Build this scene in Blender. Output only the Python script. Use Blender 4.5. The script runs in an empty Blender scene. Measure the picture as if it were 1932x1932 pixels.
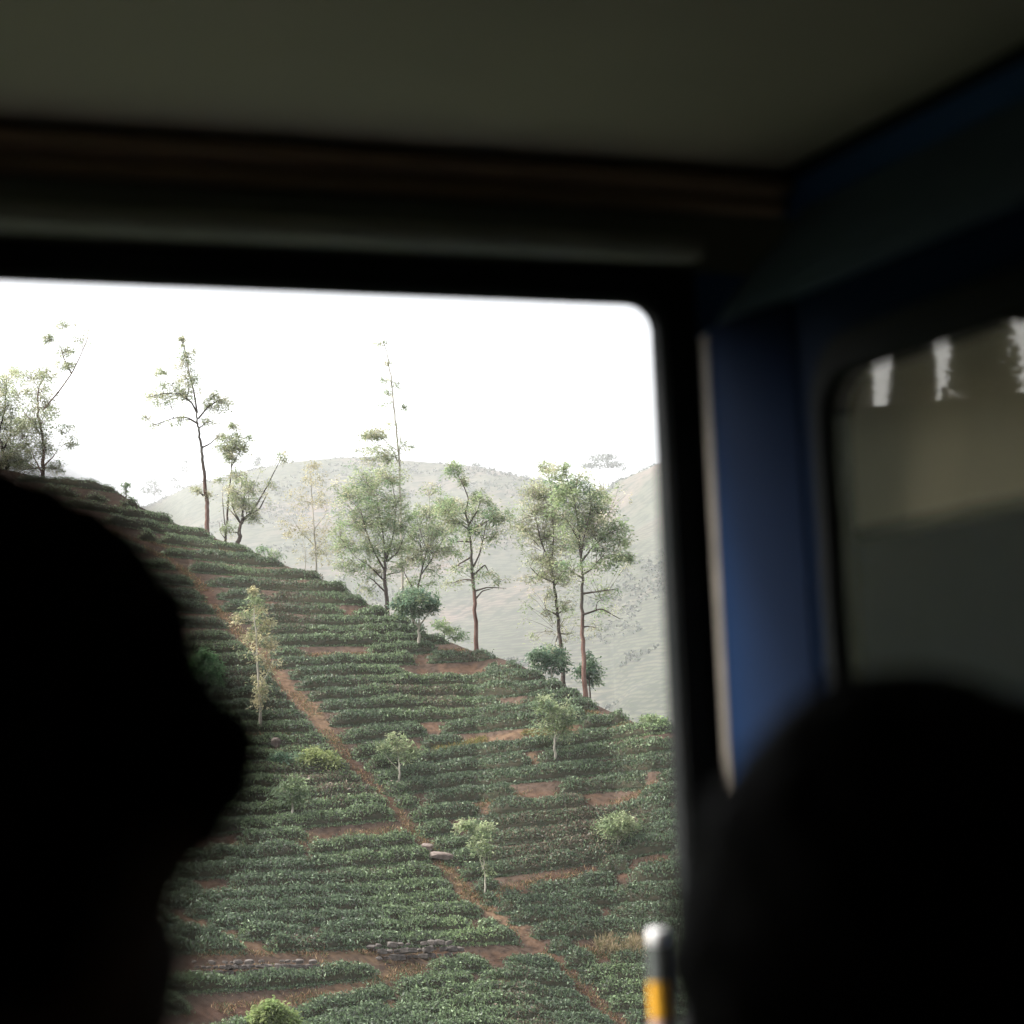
import bpy, bmesh, math, random
import numpy as np
from mathutils import Vector, Matrix, noise
R = math.radians
rng = np.random.default_rng(7)
random.seed(7)
S = bpy.context.scene
COL = S.collection

# ------------------------------------------------------------------ camera, sky, sun, exposure
FPX = 4025.0                      # focal length for a picture 1932 px wide (75 mm on 36 mm)
HEAD, PITCH, ROLL = 22.0, 6.0, 2.5
CAM = np.array([0.0, 0.0, 1.3])
h_, p_, r_ = R(HEAD), R(PITCH), R(ROLL)
f0 = np.array([math.sin(h_), math.cos(h_), 0.0]); r0 = np.array([math.cos(h_), -math.sin(h_), 0.0])
fw = f0 * math.cos(p_) + np.array([0, 0, math.sin(p_)])
u0 = -f0 * math.sin(p_) + np.array([0, 0, math.cos(p_)])
rt = math.cos(r_) * r0 - math.sin(r_) * u0
up = math.sin(r_) * r0 + math.cos(r_) * u0
cd = bpy.data.cameras.new('camera'); cam = bpy.data.objects.new('camera', cd); COL.objects.link(cam)
cam.matrix_world = Matrix(((rt[0], up[0], -fw[0], CAM[0]), (rt[1], up[1], -fw[1], CAM[1]), (rt[2], up[2], -fw[2], CAM[2]), (0, 0, 0, 1)))
cd.sensor_width = 36; cd.lens = 75.0; cd.clip_start = 0.02; cd.clip_end = 20000
cd.dof.use_dof = True; cd.dof.focus_distance = 110.0; cd.dof.aperture_fstop = 4.0
S.camera = cam

W = bpy.data.worlds.new('World'); S.world = W; W.use_nodes = True
nt = W.node_tree; nt.nodes.clear()
sky = nt.nodes.new('ShaderNodeTexSky'); sky.sky_type = 'NISHITA'; sky.sun_disc = False
SUN_EL, SUN_AZ = R(48), R(-62)     # azimuth from +Y towards +X
sky.sun_elevation = SUN_EL; sky.sun_rotation = SUN_AZ
sky.dust_density = 5.0; sky.ozone_density = 1.0; sky.air_density = 1.0
hs = nt.nodes.new('ShaderNodeHueSaturation'); hs.inputs['Saturation'].default_value = 0.22
bg = nt.nodes.new('ShaderNodeBackground'); bg.inputs['Strength'].default_value = 0.14
wo = nt.nodes.new('ShaderNodeOutputWorld')
nt.links.new(sky.outputs[0], hs.inputs['Color']); nt.links.new(hs.outputs[0], bg.inputs[0]); nt.links.new(bg.outputs[0], wo.inputs[0])
sd = bpy.data.lights.new('sun', 'SUN'); sd.energy = 1.4; sd.angle = R(14); sd.color = (1, 0.955, 0.88)
sun = bpy.data.objects.new('sun', sd); COL.objects.link(sun)
sv = Vector((math.sin(SUN_AZ) * math.cos(SUN_EL), math.cos(SUN_AZ) * math.cos(SUN_EL), math.sin(SUN_EL)))
sun.rotation_euler = sv.to_track_quat('Z', 'Y').to_euler()
S.view_settings.view_transform = 'Standard'; S.view_settings.look = 'None'
S.view_settings.exposure = 2.05; S.view_settings.gamma = 1.0; S.view_settings.use_curve_mapping = False
S.cycles.max_bounces = 10; S.cycles.diffuse_bounces = 5; S.cycles.glossy_bounces = 4
S.cycles.transmission_bounces = 4; S.cycles.transparent_max_bounces = 8; S.cycles.volume_bounces = 1
S.cycles.use_denoising = True; S.cycles.denoising_prefilter = 'ACCURATE'
S.cycles.caustics_reflective = False; S.cycles.caustics_refractive = False

# ------------------------------------------------------------------ helpers: sight lines to places
def ray(x, y):
    return fw + rt * ((x - 966) / FPX) - up * ((y - 966) / FPX)
def at_wall(x, y, Y):              # point of a sight line on a plane y = Y
    d = ray(x, y); return CAM + d * ((Y - CAM[1]) / d[1])
def at_side(x, y, X):              # point of a sight line on a plane x = X
    d = ray(x, y); return CAM + d * ((X - CAM[0]) / d[0])
def at_dist(x, y, r):              # point of a sight line at horizontal distance r
    d = ray(x, y); return CAM + d * (r / math.hypot(d[0], d[1]))
def polar(p):                      # (theta from the camera heading, distance)
    return math.atan2(p[0] * r0[0] + p[1] * r0[1], p[0] * f0[0] + p[1] * f0[1]), math.hypot(p[0], p[1])
def from_polar(th, r):
    s, c = np.sin(th), np.cos(th)
    return r * (s * r0[0] + c * f0[0]), r * (s * r0[1] + c * f0[1])

def tag(o, label=None, cat=None, group=None, kind=None):
    if label: o['label'] = label
    if cat: o['category'] = cat
    if group: o['group'] = group
    if kind: o['kind'] = kind
    return o
def empty(name, loc=(0, 0, 0)):
    o = bpy.data.objects.new(name, None); o.location = loc; o.empty_display_size = 0.1
    COL.objects.link(o); return o
def link_mesh(name, me, mat, parent=None):
    if mat is not None and not me.materials: me.materials.append(mat)
    o = bpy.data.objects.new(name, me); COL.objects.link(o)
    if parent is not None:
        o.parent = parent
        o.matrix_parent_inverse = Matrix.Translation(parent.location).inverted() if parent.type == 'EMPTY' else Matrix.Identity(4)
        if parent.type != 'EMPTY' and parent.parent is not None: pass
    return o
def np_mesh(name, V, F, col=None, smooth=False):
    V = np.asarray(V, dtype=np.float32); F = np.asarray(F, dtype=np.int32)
    k = F.shape[1]
    me = bpy.data.meshes.new(name)
    me.vertices.add(len(V)); me.vertices.foreach_set('co', V.ravel())
    me.loops.add(F.size); me.loops.foreach_set('vertex_index', F.ravel())
    me.polygons.add(len(F)); me.polygons.foreach_set('loop_start', np.arange(0, F.size, k, dtype=np.int32))
    if smooth: me.polygons.foreach_set('use_smooth', np.ones(len(F), dtype=bool))
    if col is not None:
        a = me.color_attributes.new('tint', 'FLOAT_COLOR', 'POINT')
        c = np.ones((len(V), 4), dtype=np.float32); c[:, :3] = col; a.data.foreach_set('color', c.ravel())
    me.update(calc_edges=True); me.validate()
    return me
def tube_np(pts, rad, n=6):
    pts = np.asarray(pts, float); m = len(pts)
    t = np.gradient(pts, axis=0); t /= np.linalg.norm(t, axis=1)[:, None] + 1e-9
    a = np.cross(t, np.array([0.3, 0.9, 0.2])); a /= np.linalg.norm(a, axis=1)[:, None] + 1e-9
    b = np.cross(t, a)
    ph = np.arange(n) * 2 * math.pi / n
    V = pts[:, None, :] + np.asarray(rad)[:, None, None] * (np.cos(ph)[None, :, None] * a[:, None, :] + np.sin(ph)[None, :, None] * b[:, None, :])
    i = np.arange(m - 1)[:, None] * n; j = np.arange(n)[None, :]; j2 = (j + 1) % n
    F = np.stack([i + j, i + j2, i + n + j2, i + n + j], -1).reshape(-1, 4)
    return V.reshape(-1, 3), F
class Acc:
    def __init__(s): s.V = []; s.F = []; s.C = []; s.n = 0
    def add(s, V, F, c=None):
        s.V.append(V); s.F.append(np.asarray(F) + s.n); s.n += len(V)
        if c is not None: s.C.append(np.broadcast_to(c, (len(V), 3)))
    def mesh(s, name, smooth=False):
        return np_mesh(name, np.concatenate(s.V), np.concatenate(s.F), np.concatenate(s.C) if s.C else None, smooth)
def leaves_np(P, A, B):            # diamond leaves: centre, half length axis, half width axis
    n = len(P); V = np.stack([P - A, P + B, P + A, P - B], 1).reshape(-1, 3)
    return V, np.arange(4 * n).reshape(n, 4)
def unit(a): return a / (np.linalg.norm(a, axis=-1, keepdims=True) + 1e-9)
def box(name, lo, hi, mat, parent=None, bev=0.0):
    bm = bmesh.new(); bmesh.ops.create_cube(bm, size=1)
    lo = np.array(lo, float); hi = np.array(hi, float)
    for v in bm.verts: v.co = Vector([(lo[i] + hi[i]) / 2 + v.co[i] * (hi[i] - lo[i]) for i in range(3)])
    if bev: bmesh.ops.bevel(bm, geom=bm.edges[:], offset=bev, segments=3, affect='EDGES', profile=0.5)
    me = bpy.data.meshes.new(name); bm.to_mesh(me); bm.free()
    if bev: me.polygons.foreach_set('use_smooth', np.ones(len(me.polygons), dtype=bool))
    return link_mesh(name, me, mat, parent)

# ------------------------------------------------------------------ materials
def mat_new(name):
    m = bpy.data.materials.new(name); m.use_nodes = True
    return m, m.node_tree, m.node_tree.nodes['Principled BSDF']
def setp(b, **k):
    for kk, v in k.items(): b.inputs[kk.replace('_', ' ')].default_value = v
def noise_mix(nt, ca, cb, scale, detail=4, lo=0.35, hi=0.65, coord='Object', dist=0.0, vec=None):
    tc = nt.nodes.new('ShaderNodeTexCoord'); nz = nt.nodes.new('ShaderNodeTexNoise')
    nz.inputs['Scale'].default_value = scale; nz.inputs['Detail'].default_value = detail; nz.inputs['Distortion'].default_value = dist
    if vec:
        mp = nt.nodes.new('ShaderNodeMapping'); mp.inputs['Scale'].default_value = vec
        nt.links.new(tc.outputs[coord], mp.inputs[0]); nt.links.new(mp.outputs[0], nz.inputs['Vector'])
    else: nt.links.new(tc.outputs[coord], nz.inputs['Vector'])
    mr = nt.nodes.new('ShaderNodeMapRange'); mr.inputs[1].default_value = lo; mr.inputs[2].default_value = hi
    nt.links.new(nz.outputs[0], mr.inputs[0])
    mx = nt.nodes.new('ShaderNodeMix'); mx.data_type = 'RGBA'
    nt.links.new(mr.outputs[0], mx.inputs[0])
    for i, c in ((6, ca), (7, cb)):
        if isinstance(c, tuple): mx.inputs[i].default_value = (*c, 1)
        else: nt.links.new(c, mx.inputs[i])
    return mx.outputs[2], nz
def bump(nt, b, scale, strength, dist=0.01, detail=4):
    nz = nt.nodes.new('ShaderNodeTexNoise'); nz.inputs['Scale'].default_value = scale; nz.inputs['Detail'].default_value = detail
    tc = nt.nodes.new('ShaderNodeTexCoord'); nt.links.new(tc.outputs['Object'], nz.inputs['Vector'])
    bp = nt.nodes.new('ShaderNodeBump'); bp.inputs['Strength'].default_value = strength; bp.inputs['Distance'].default_value = dist
    nt.links.new(nz.outputs[0], bp.inputs['Height']); nt.links.new(bp.outputs[0], b.inputs['Normal'])
def paint(name, ca, cb, rough=0.5, scale=6, spec=0.5, bs=0.0):
    m, t, b = mat_new(name); c, _ = noise_mix(t, ca, cb, scale)
    t.links.new(c, b.inputs['Base Color']); setp(b, Roughness=rough); b.inputs['Specular IOR Level'].default_value = spec
    if bs: bump(t, b, scale * 8, bs)
    return m
M = {}
M['ceiling'] = paint('ceiling_paint', (0.41, 0.39, 0.32), (0.36, 0.345, 0.29), 0.75, 1.5, 0.2)
M['wood'] = paint('dark_wood', (0.34, 0.24, 0.16), (0.27, 0.19, 0.13), 0.6, 9, 0.3)
M['panel'] = paint('dark_panel', (0.17, 0.175, 0.14), (0.14, 0.145, 0.115), 0.6, 4, 0.3)
M['ledge'] = paint('grey_ledge', (0.30, 0.31, 0.28), (0.24, 0.25, 0.22), 0.5, 8, 0.4)
M['black'] = paint('black_frame', (0.008, 0.010, 0.010), (0.013, 0.014, 0.014), 0.8, 12, 0.12)
M['blue'] = paint('blue_paint', (0.0019, 0.0105, 0.034), (0.0016, 0.009, 0.029), 0.7, 3, 0.03)
M['blue_dark'] = paint('worn_blue_paint', (0.0035, 0.010, 0.024), (0.003, 0.008, 0.020), 0.6, 3, 0.10)
M['navy'] = paint('navy_paint', (0.04, 0.095, 0.25), (0.034, 0.08, 0.21), 0.6, 3, 0.12)
M['cove'] = paint('dark_teal_paint', (0.09, 0.13, 0.18), (0.08, 0.11, 0.16), 0.6, 4, 0.15)
M['cream'] = paint('cream_trim', (0.15, 0.132, 0.11), (0.11, 0.097, 0.08), 0.5, 14, 0.3)
M['shell'] = paint('shell_grey', (0.22, 0.22, 0.19), (0.18, 0.18, 0.16), 0.7, 3, 0.2)
M['floor'] = paint('floor_grey', (0.12, 0.11, 0.10), (0.09, 0.085, 0.08), 0.7, 5, 0.3)
M['seat'] = paint('seat_red_brown', (0.20, 0.06, 0.03), (0.15, 0.05, 0.025), 0.5, 9, 0.4, 0.1)
M['steel'] = paint('dull_steel', (0.5, 0.5, 0.5), (0.4, 0.4, 0.4), 0.35, 20, 0.5)
M['hair'] = paint('black_hair', (0.004, 0.0035, 0.003), (0.008, 0.006, 0.005), 0.75, 60, 0.06, 0.3)
M['skin'] = paint('brown_skin', (0.20, 0.11, 0.065), (0.17, 0.09, 0.055), 0.55, 20, 0.3, 0.1)
M['shirt'] = paint('dark_cloth', (0.03, 0.033, 0.032), (0.022, 0.024, 0.024), 0.85, 30, 0.1, 0.2)
M['stone'] = paint('grey_stone', (0.12, 0.105, 0.095), (0.05, 0.042, 0.036), 0.85, 2.2, 0.2, 0.5)
M['pale_stone'] = paint('pale_stone', (0.19, 0.155, 0.135), (0.08, 0.06, 0.05), 0.85, 3, 0.2, 0.5)
M['white_cap'] = paint('white_plastic', (0.8, 0.8, 0.8), (0.75, 0.75, 0.76), 0.35, 20)
M['grey_plastic'] = paint('grey_plastic', (0.12, 0.13, 0.125), (0.09, 0.10, 0.10), 0.3, 20)
M['yellow'] = paint('yellow_label', (0.75, 0.38, 0.02), (0.70, 0.34, 0.02), 0.5, 20)
M['pink'] = paint('pink_label', (0.55, 0.38, 0.36), (0.5, 0.34, 0.33), 0.5, 20)
def leaf_mat(name, trans=0.35, rough=0.5, spec=0.35):
    m, t, b = mat_new(name)
    at = t.nodes.new('ShaderNodeVertexColor'); at.layer_name = 'tint'
    t.links.new(at.outputs[0], b.inputs['Base Color']); setp(b, Roughness=rough); b.inputs['Specular IOR Level'].default_value = spec
    tr = t.nodes.new('ShaderNodeBsdfTranslucent'); t.links.new(at.outputs[0], tr.inputs[0])
    mx = t.nodes.new('ShaderNodeMixShader'); mx.inputs[0].default_value = trans
    t.links.new(b.outputs[0], mx.inputs[1]); t.links.new(tr.outputs[0], mx.inputs[2])
    t.links.new(mx.outputs[0], t.nodes['Material Output'].inputs[0]); return m
M['tea'] = leaf_mat('tea_leaves', 0.22, 0.5, 0.3)
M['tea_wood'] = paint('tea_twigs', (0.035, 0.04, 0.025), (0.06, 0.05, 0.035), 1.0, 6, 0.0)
M['leaf'] = leaf_mat('tree_leaves', 0.5, 0.6, 0.2)
M['grass'] = leaf_mat('grass_blades', 0.3, 0.7, 0.1)
def bark_mat(name, a, b_):
    m, t, b = mat_new(name); c, _ = noise_mix(t, a, b_, 3.5, 5, vec=(1, 1, 0.25))
    t.links.new(c, b.inputs['Base Color']); setp(b, Roughness=0.9); b.inputs['Specular IOR Level'].default_value = 0.1; bump(t, b, 12, 0.5, 0.05); return m
M['bark'] = bark_mat('bark_brown', (0.10, 0.065, 0.05), (0.19, 0.13, 0.10))
M['bark_red'] = bark_mat('bark_red', (0.085, 0.042, 0.032), (0.17, 0.11, 0.09))
M['bark_dark'] = bark_mat('bark_dark', (0.045, 0.035, 0.03), (0.09, 0.07, 0.06))
M['bark_pale'] = bark_mat('bark_pale', (0.25, 0.23, 0.19), (0.38, 0.35, 0.29))

t = M['bark_red'].node_tree; b = t.nodes['Principled BSDF']; src = b.inputs['Base Color'].links[0].from_socket      # red below, weathered dark above
tc = t.nodes.new('ShaderNodeTexCoord'); sp = t.nodes.new('ShaderNodeSeparateXYZ'); t.links.new(tc.outputs['Generated'], sp.inputs[0])
mr = t.nodes.new('ShaderNodeMapRange'); mr.inputs[1].default_value = 0.42; mr.inputs[2].default_value = 0.62; t.links.new(sp.outputs[2], mr.inputs[0])
mx = t.nodes.new('ShaderNodeMix'); mx.data_type = 'RGBA'; t.links.new(mr.outputs[0], mx.inputs[0]); t.links.new(src, mx.inputs[6]); mx.inputs[7].default_value = (0.07, 0.06, 0.05, 1); t.links.new(mx.outputs[2], b.inputs['Base Color'])

# ------------------------------------------------------------------ the land: heights by direction and distance
CREST = [(-200, 850, 152), (0, 885, 150), (80, 903, 148), (150, 908, 147), (215, 925, 146), (260, 955, 144), (300, 975, 143), (350, 997, 141), (430, 1025, 138), (480, 1043, 136),
         (550, 1072, 133), (600, 1090, 131), (650, 1113, 129), (700, 1143, 127), (750, 1168, 126), (800, 1196, 125), (850, 1212, 124), (890, 1228, 123), (930, 1238, 121), (980, 1254, 119),
         (1040, 1287, 117), (1100, 1318, 116), (1150, 1342, 115), (1195, 1362, 113), (1225, 1370, 112), (1260, 1372, 112), (1320, 1385, 112), (1500, 1420, 115)]
BOTTOM = [(-200, 1932, 70), (0, 1932, 72), (350, 1932, 79), (800, 1932, 88), (1250, 1932, 95), (1500, 1932, 98)]
FAR = [(-200, 1010, 2400), (200, 985, 2400), (290, 955, 2300), (350, 925, 2250), (450, 897, 2200), (560, 876, 2200), (640, 868, 2200), (700, 868, 2200), (820, 878, 2150), (900, 885, 2100),
       (980, 903, 2050), (1040, 915, 2000), (1100, 930, 1950), (1140, 930, 1900), (1170, 910, 1850), (1237, 882, 1800), (1400, 820, 1750), (1932, 760, 1700)]
def ctrl(lst):
    T, Z, D = [], [], []
    for x, y, r in lst:
        p = at_dist(x, y, r); T.append(polar(p)[0]); Z.append(p[2]); D.append(r)
    return np.array(T), np.array(Z), np.array(D)
def elev(list_):                   # (theta deg, elevation deg, distance)
    a = np.array(list_, float); return np.radians(a[:, 0]), CAM[2] + a[:, 2] * np.tan(np.radians(a[:, 1])), a[:, 2]
def joined(mid, left, right):
    return [np.concatenate([l, m, r]) for l, m, r in zip(elev(left), ctrl(mid), elev(right))]
cT, cZ, cR = joined(CREST, [(-181, 1, 150), (-110, 4, 150), (-85, 8.5, 150), (-70, 8.6, 150), (-60, 8.5, 150), (-52, 8.3, 150), (-40, 8.6, 152), (-24, 9.2, 153)], [(12, -1, 118), (20, -2, 122), (60, -3, 130), (110, -1, 140), (181, 1, 150)])
bT, bZ, bR = joined(BOTTOM, [(-181, -4, 60), (-90, -7, 62), (-40, -8, 66)], [(20, -8, 98), (90, -7, 90), (181, -4, 60)])
gT, gZ, gR = joined(FAR, [(-181, 3, 2400), (-90, 4, 2400), (-40, 5.5, 2400)], [(25, 8, 1400), (60, 7, 1800), (120, 4, 2200), (181, 3, 2400)])

def pchip(X, Y, x):                # X, Y: (N, K) knots per point; x: (N,)
    h = np.diff(X, axis=1); d = np.diff(Y, axis=1) / h
    m = np.zeros_like(Y)
    a, b = d[:, :-1], d[:, 1:]; w1 = 2 * h[:, 1:] + h[:, :-1]; w2 = h[:, 1:] + 2 * h[:, :-1]
    with np.errstate(divide='ignore', invalid='ignore'):
        hm = (w1 + w2) / (w1 / a + w2 / b)
    m[:, 1:-1] = np.where(a * b > 0, hm, 0); m[:, 0] = d[:, 0]; m[:, -1] = d[:, -1]
    i = np.clip((X[:, 1:-1] <= x[:, None]).sum(1), 0, X.shape[1] - 2); n = np.arange(len(x))
    hh = h[n, i]; t = (x - X[n, i]) / hh
    return (2*t**3 - 3*t**2 + 1) * Y[n, i] + (t**3 - 2*t**2 + t) * hh * m[n, i] + (-2*t**3 + 3*t**2) * Y[n, i+1] + (t**3 - t**2) * hh * m[n, i+1]
def vnoise(x, y, s, seed=0):       # smooth value noise, vectorised
    x = np.asarray(x) / s + 1000.5 + seed * 17.3; y = np.asarray(y) / s + 1000.5 + seed * 9.1
    xi = np.floor(x).astype(np.int64); yi = np.floor(y).astype(np.int64); fx = x - xi; fy = y - yi
    fx = fx * fx * (3 - 2 * fx); fy = fy * fy * (3 - 2 * fy)
    def hsh(a, b):
        n = (a * 374761393 + b * 668265263 + seed * 1442695) & 0x7fffffff
        n = ((n ^ (n >> 13)) * 1274126177) & 0x7fffffff
        return ((n ^ (n >> 16)) & 0xffff) / 65535.0 * 2 - 1
    return (hsh(xi, yi) * (1 - fx) + hsh(xi + 1, yi) * fx) * (1 - fy) + (hsh(xi, yi + 1) * (1 - fx) + hsh(xi + 1, yi + 1) * fx) * fy
def height(th, r):
    th = np.asarray(th, float).ravel(); r = np.asarray(r, float).ravel(); n = len(th); o = np.ones(n)
    cz, cr = np.interp(th, cT, cZ), np.interp(th, cT, cR)
    bz, br = np.interp(th, bT, bZ), np.interp(th, bT, bR)
    gz, gr = np.interp(th, gT, gZ), np.interp(th, gT, gR)
    sl = (cz - bz) / (cr - br)
    X = np.stack([0 * o, 5 * o, 30 * o, br * 0.8, br, cr - 8, cr, cr + 7, cr + 32, cr + 110, 600 * o, gr * 0.62, gr * 0.86, gr, gr + 500, 7000 * o], 1)
    Y = np.stack([-1.5 * o, -1.6 * o, -9 * o, bz - 4.5, bz, cz - 8 * np.maximum(sl, 0.05) * 0.85, cz, cz - 1.6, cz - 15, -32 * o, -40 * o, gz * 0.22, gz * 0.72, gz, gz * 0.55, -20 * o], 1)
    z = pchip(X, Y, r)
    x, y = from_polar(th, r)
    far = np.clip((r - 350) / 500, 0, 1) * np.clip((gr * 0.97 - r) / (gr * 0.12), 0, 1)
    z += far * (vnoise(x, y, 160, 3) * 9 + vnoise(x, y, 60, 4) * 2.5) + np.clip((r - 350) / 500, 0, 1) * vnoise(x, y, 14, 5) * 0.25
    near = np.clip((r - 40) / 20, 0, 1) * np.clip((400 - r) / 200, 0, 1) * np.clip((cr - 4 - r) / 8, 0, 1)
    z += near * (vnoise(x, y, 9, 1) * 0.22 + vnoise(x, y, 2.6, 2) * 0.07)
    return z
def hgt(th, r): return float(height([th], [r])[0])
_rs = np.linspace(62, 150, 900)
def on_hill(px, py):               # where the sight line of this pixel meets the near hill
    d = ray(px, py); hor = math.hypot(d[0], d[1]); th = polar(d)[0]
    z = height(np.full(900, th), _rs); zl = CAM[2] + d[2] / hor * _rs
    k = np.nonzero(z >= zl)[0]; r = _rs[k[0]] if len(k) else float(np.interp(th, cT, cR))
    return th, r

# strips of bare soil, path and grass on the near hill, as polylines traced over the land
def trace(pts, wid):
    out = []
    for (x, y) in pts:
        th, r = on_hill(x, y); X, Y = from_polar(th, r); out.append((float(X), float(Y), r))
    return np.array(out), wid
PATH = trace([(60, 925), (150, 972), (250, 1020), (310, 1052), (355, 1085), (400, 1135), (440, 1185), (500, 1245), (545, 1300), (590, 1345), (625, 1395), (660, 1437), (700, 1478), (740, 1520), (780, 1570), (815, 1605), (850, 1650), (890, 1695), (930, 1725), (985, 1765), (1040, 1805), (1080, 1845), (1120, 1885), (1175, 1935), (1240, 1995)], 0.44)
STRIPS = [trace(p, w) for p, w in [
    ([(150, 1005), (300, 1030), (400, 1041), (490, 1052)], 0.55),
    ([(535, 1244), (700, 1237), (887, 1229)], 0.26),
    ([(760, 1422), (789, 1417), (900, 1404), (1023, 1388), (1184, 1366)], 0.50),
    ([(860, 1340), (920, 1346), (990, 1338)], 0.4),
    ([(1080, 1345), (1130, 1350)], 0.35),
    ([(804, 1522), (930, 1513), (1060, 1503), (1253, 1486)], 0.38),
    ([(870, 1690), (926, 1686), (1120, 1652), (1253, 1629)], 0.42),
    ([(974, 1742), (1218, 1739)], 0.25),
    ([(380, 1607), (486, 1597), (620, 1582), (760, 1568)], 0.4),
    ([(420, 1388), (520, 1386), (640, 1400)], 0.3),
    ([(560, 1515), (650, 1508), (720, 1500)], 0.18),
    ([(403, 1685), (500, 1680), (682, 1671)], 0.16),
    ([(350, 1802), (467, 1800), (640, 1800), (760, 1800), (860, 1802), (960, 1804), (1060, 1812)], 0.32),
    ([(360, 1828), (500, 1826), (600, 1822), (700, 1815), (860, 1818), (960, 1814), (1080, 1824)], 0.24),
    ([(794, 1826), (740, 1840), (690, 1858), (620, 1876), (535, 1895), (430, 1905), (350, 1918)], 0.5),
    ([(1080, 1800), (1150, 1798), (1240, 1796)], 0.42),
    ([(900, 1850), (960, 1858)], 0.15)]]
def dist_poly(X, Y, poly):
    X = np.asarray(X, float); Y = np.asarray(Y, float); best = np.full(X.shape, 1e9)
    for i in range(len(poly) - 1):
        ax, ay = poly[i, :2]; bx, by = poly[i + 1, :2]; dx, dy = bx - ax, by - ay; L = dx * dx + dy * dy + 1e-9
        t = np.clip(((X - ax) * dx + (Y - ay) * dy) / L, 0, 1)
        best = np.minimum(best, np.hypot(X - ax - t * dx, Y - ay - t * dy))
    return best
def bare(X, Y):                    # >0 inside a bare strip
    wob = vnoise(X, Y, 1.7, 11) * 0.25 + vnoise(X, Y, 0.6, 12) * 0.12
    m = 1 - dist_poly(X, Y, PATH[0]) / (PATH[1] + wob)
    for pl, w in STRIPS: m = np.maximum(m, 1 - dist_poly(X, Y, pl) / (w * 0.8 + wob * 0.55))
    return m

# the ground: one sheet from under the train to the far hills
TH = np.unique(np.concatenate([np.radians(np.arange(-180, 180.1, 2.5)), np.radians(np.arange(-15, 7.01, 0.07))]))
RR = np.concatenate([np.linspace(0.5, 60, 22), np.arange(61, 153, 0.3), np.linspace(154, 330, 40), np.linspace(340, 2700, 260), np.geomspace(2750, 7000, 12)])
tg, rg = np.meshgrid(TH, RR, indexing='ij')
zg = height(tg, rg).reshape(tg.shape); xg, yg = from_polar(tg, rg)
nT, nR = tg.shape
i = np.arange(nT - 1)[:, None] * nR; j = np.arange(nR - 1)[None, :]
GF = np.stack([i + j, i + j + 1, i + nR + j + 1, i + nR + j], -1).reshape(-1, 4)[:, ::-1]
# surface kinds: soil under the tea, bare red strips, green far slopes
inrows = ((tg > R(-14.5)) & (tg < R(6.5)) & (rg > 66) & (rg < np.interp(tg, cT, cR) + 4)).astype(float)
soil = np.array([0.062, 0.043, 0.032]); red = np.array([0.082, 0.048, 0.034]); straw = np.array([0.15, 0.105, 0.062]); green = np.array([0.036, 0.046, 0.028])
bm_ = np.zeros_like(tg); sel = (inrows > 0); bm_[sel] = np.clip(bare(xg[sel], yg[sel]) * 2.5, 0, 1)
n1 = np.clip(vnoise(xg, yg, 2.1, 21) * 0.7 + 0.5, 0, 1)[..., None]; n2 = np.clip(vnoise(xg, yg, 5.0, 22) * 0.8 + 0.35, 0, 1)[..., None]
c = soil * (0.8 + 0.5 * n1); c = c * (1 - bm_[..., None]) + (red * (1 - n2 * 0.6) + straw * n2 * 0.6) * bm_[..., None] * (0.75 + 0.4 * n1)
c = c * inrows[..., None] + green * (1 - inrows[..., None])
gcol = c.reshape(-1, 3)
gm, t, b = mat_new('ground_soil_and_tea')
at = t.nodes.new('ShaderNodeVertexColor'); at.layer_name = 'tint'
geo = t.nodes.new('ShaderNodeNewGeometry'); sx = t.nodes.new('ShaderNodeSeparateXYZ'); t.links.new(geo.outputs['Position'], sx.inputs[0])
ln = t.nodes.new('ShaderNodeVectorMath'); ln.operation = 'LENGTH'; t.links.new(geo.outputs['Position'], ln.inputs[0])
# terraces of far tea: bands that follow the height lines
nzz = t.nodes.new('ShaderNodeTexNoise'); nzz.inputs['Scale'].default_value = 0.03; nzz.inputs['Detail'].default_value = 5; t.links.new(geo.outputs['Position'], nzz.inputs['Vector'])
ad = t.nodes.new('ShaderNodeMath'); ad.operation = 'MULTIPLY_ADD'; ad.inputs[1].default_value = 7.0; t.links.new(nzz.outputs[0], ad.inputs[0]); t.links.new(sx.outputs[2], ad.inputs[2])
sn = t.nodes.new('ShaderNodeMath'); sn.operation = 'MULTIPLY'; sn.inputs[1].default_value = 2.1; sn.inputs[1].default_value = 2.9; t.links.new(ad.outputs[0], sn.inputs[0])
si = t.nodes.new('ShaderNodeMath'); si.operation = 'SINE'; t.links.new(sn.outputs[0], si.inputs[0])
mr = t.nodes.new('ShaderNodeMapRange'); mr.inputs[1].default_value = -0.9; mr.inputs[2].default_value = 0.3; t.links.new(si.outputs[0], mr.inputs[0])
fc, fn = noise_mix(t, (0.062, 0.066, 0.044), (0.105, 0.080, 0.064), 0.010, 6, 0.46, 0.70)
fc2, _ = noise_mix(t, (0.028, 0.034, 0.022), fc, 0.12, 6, 0.40, 0.54)
mxs = t.nodes.new('ShaderNodeMix'); mxs.data_type = 'RGBA'; t.links.new(mr.outputs[0], mxs.inputs[0]); mxs.inputs[6].default_value = (0.030, 0.032, 0.026, 1); t.links.new(fc2, mxs.inputs[7])
fd = t.nodes.new('ShaderNodeMapRange'); fd.inputs[1].default_value = 1200; fd.inputs[2].default_value = 1750; t.links.new(ln.outputs['Value'], fd.inputs[0])
mxr = t.nodes.new('ShaderNodeMath'); mxr.operation = 'MAXIMUM'; t.links.new(mr.outputs[0], mxr.inputs[0]); t.links.new(fd.outputs[0], mxr.inputs[1]); t.links.new(mxr.outputs[0], mxs.inputs[0])
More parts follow.
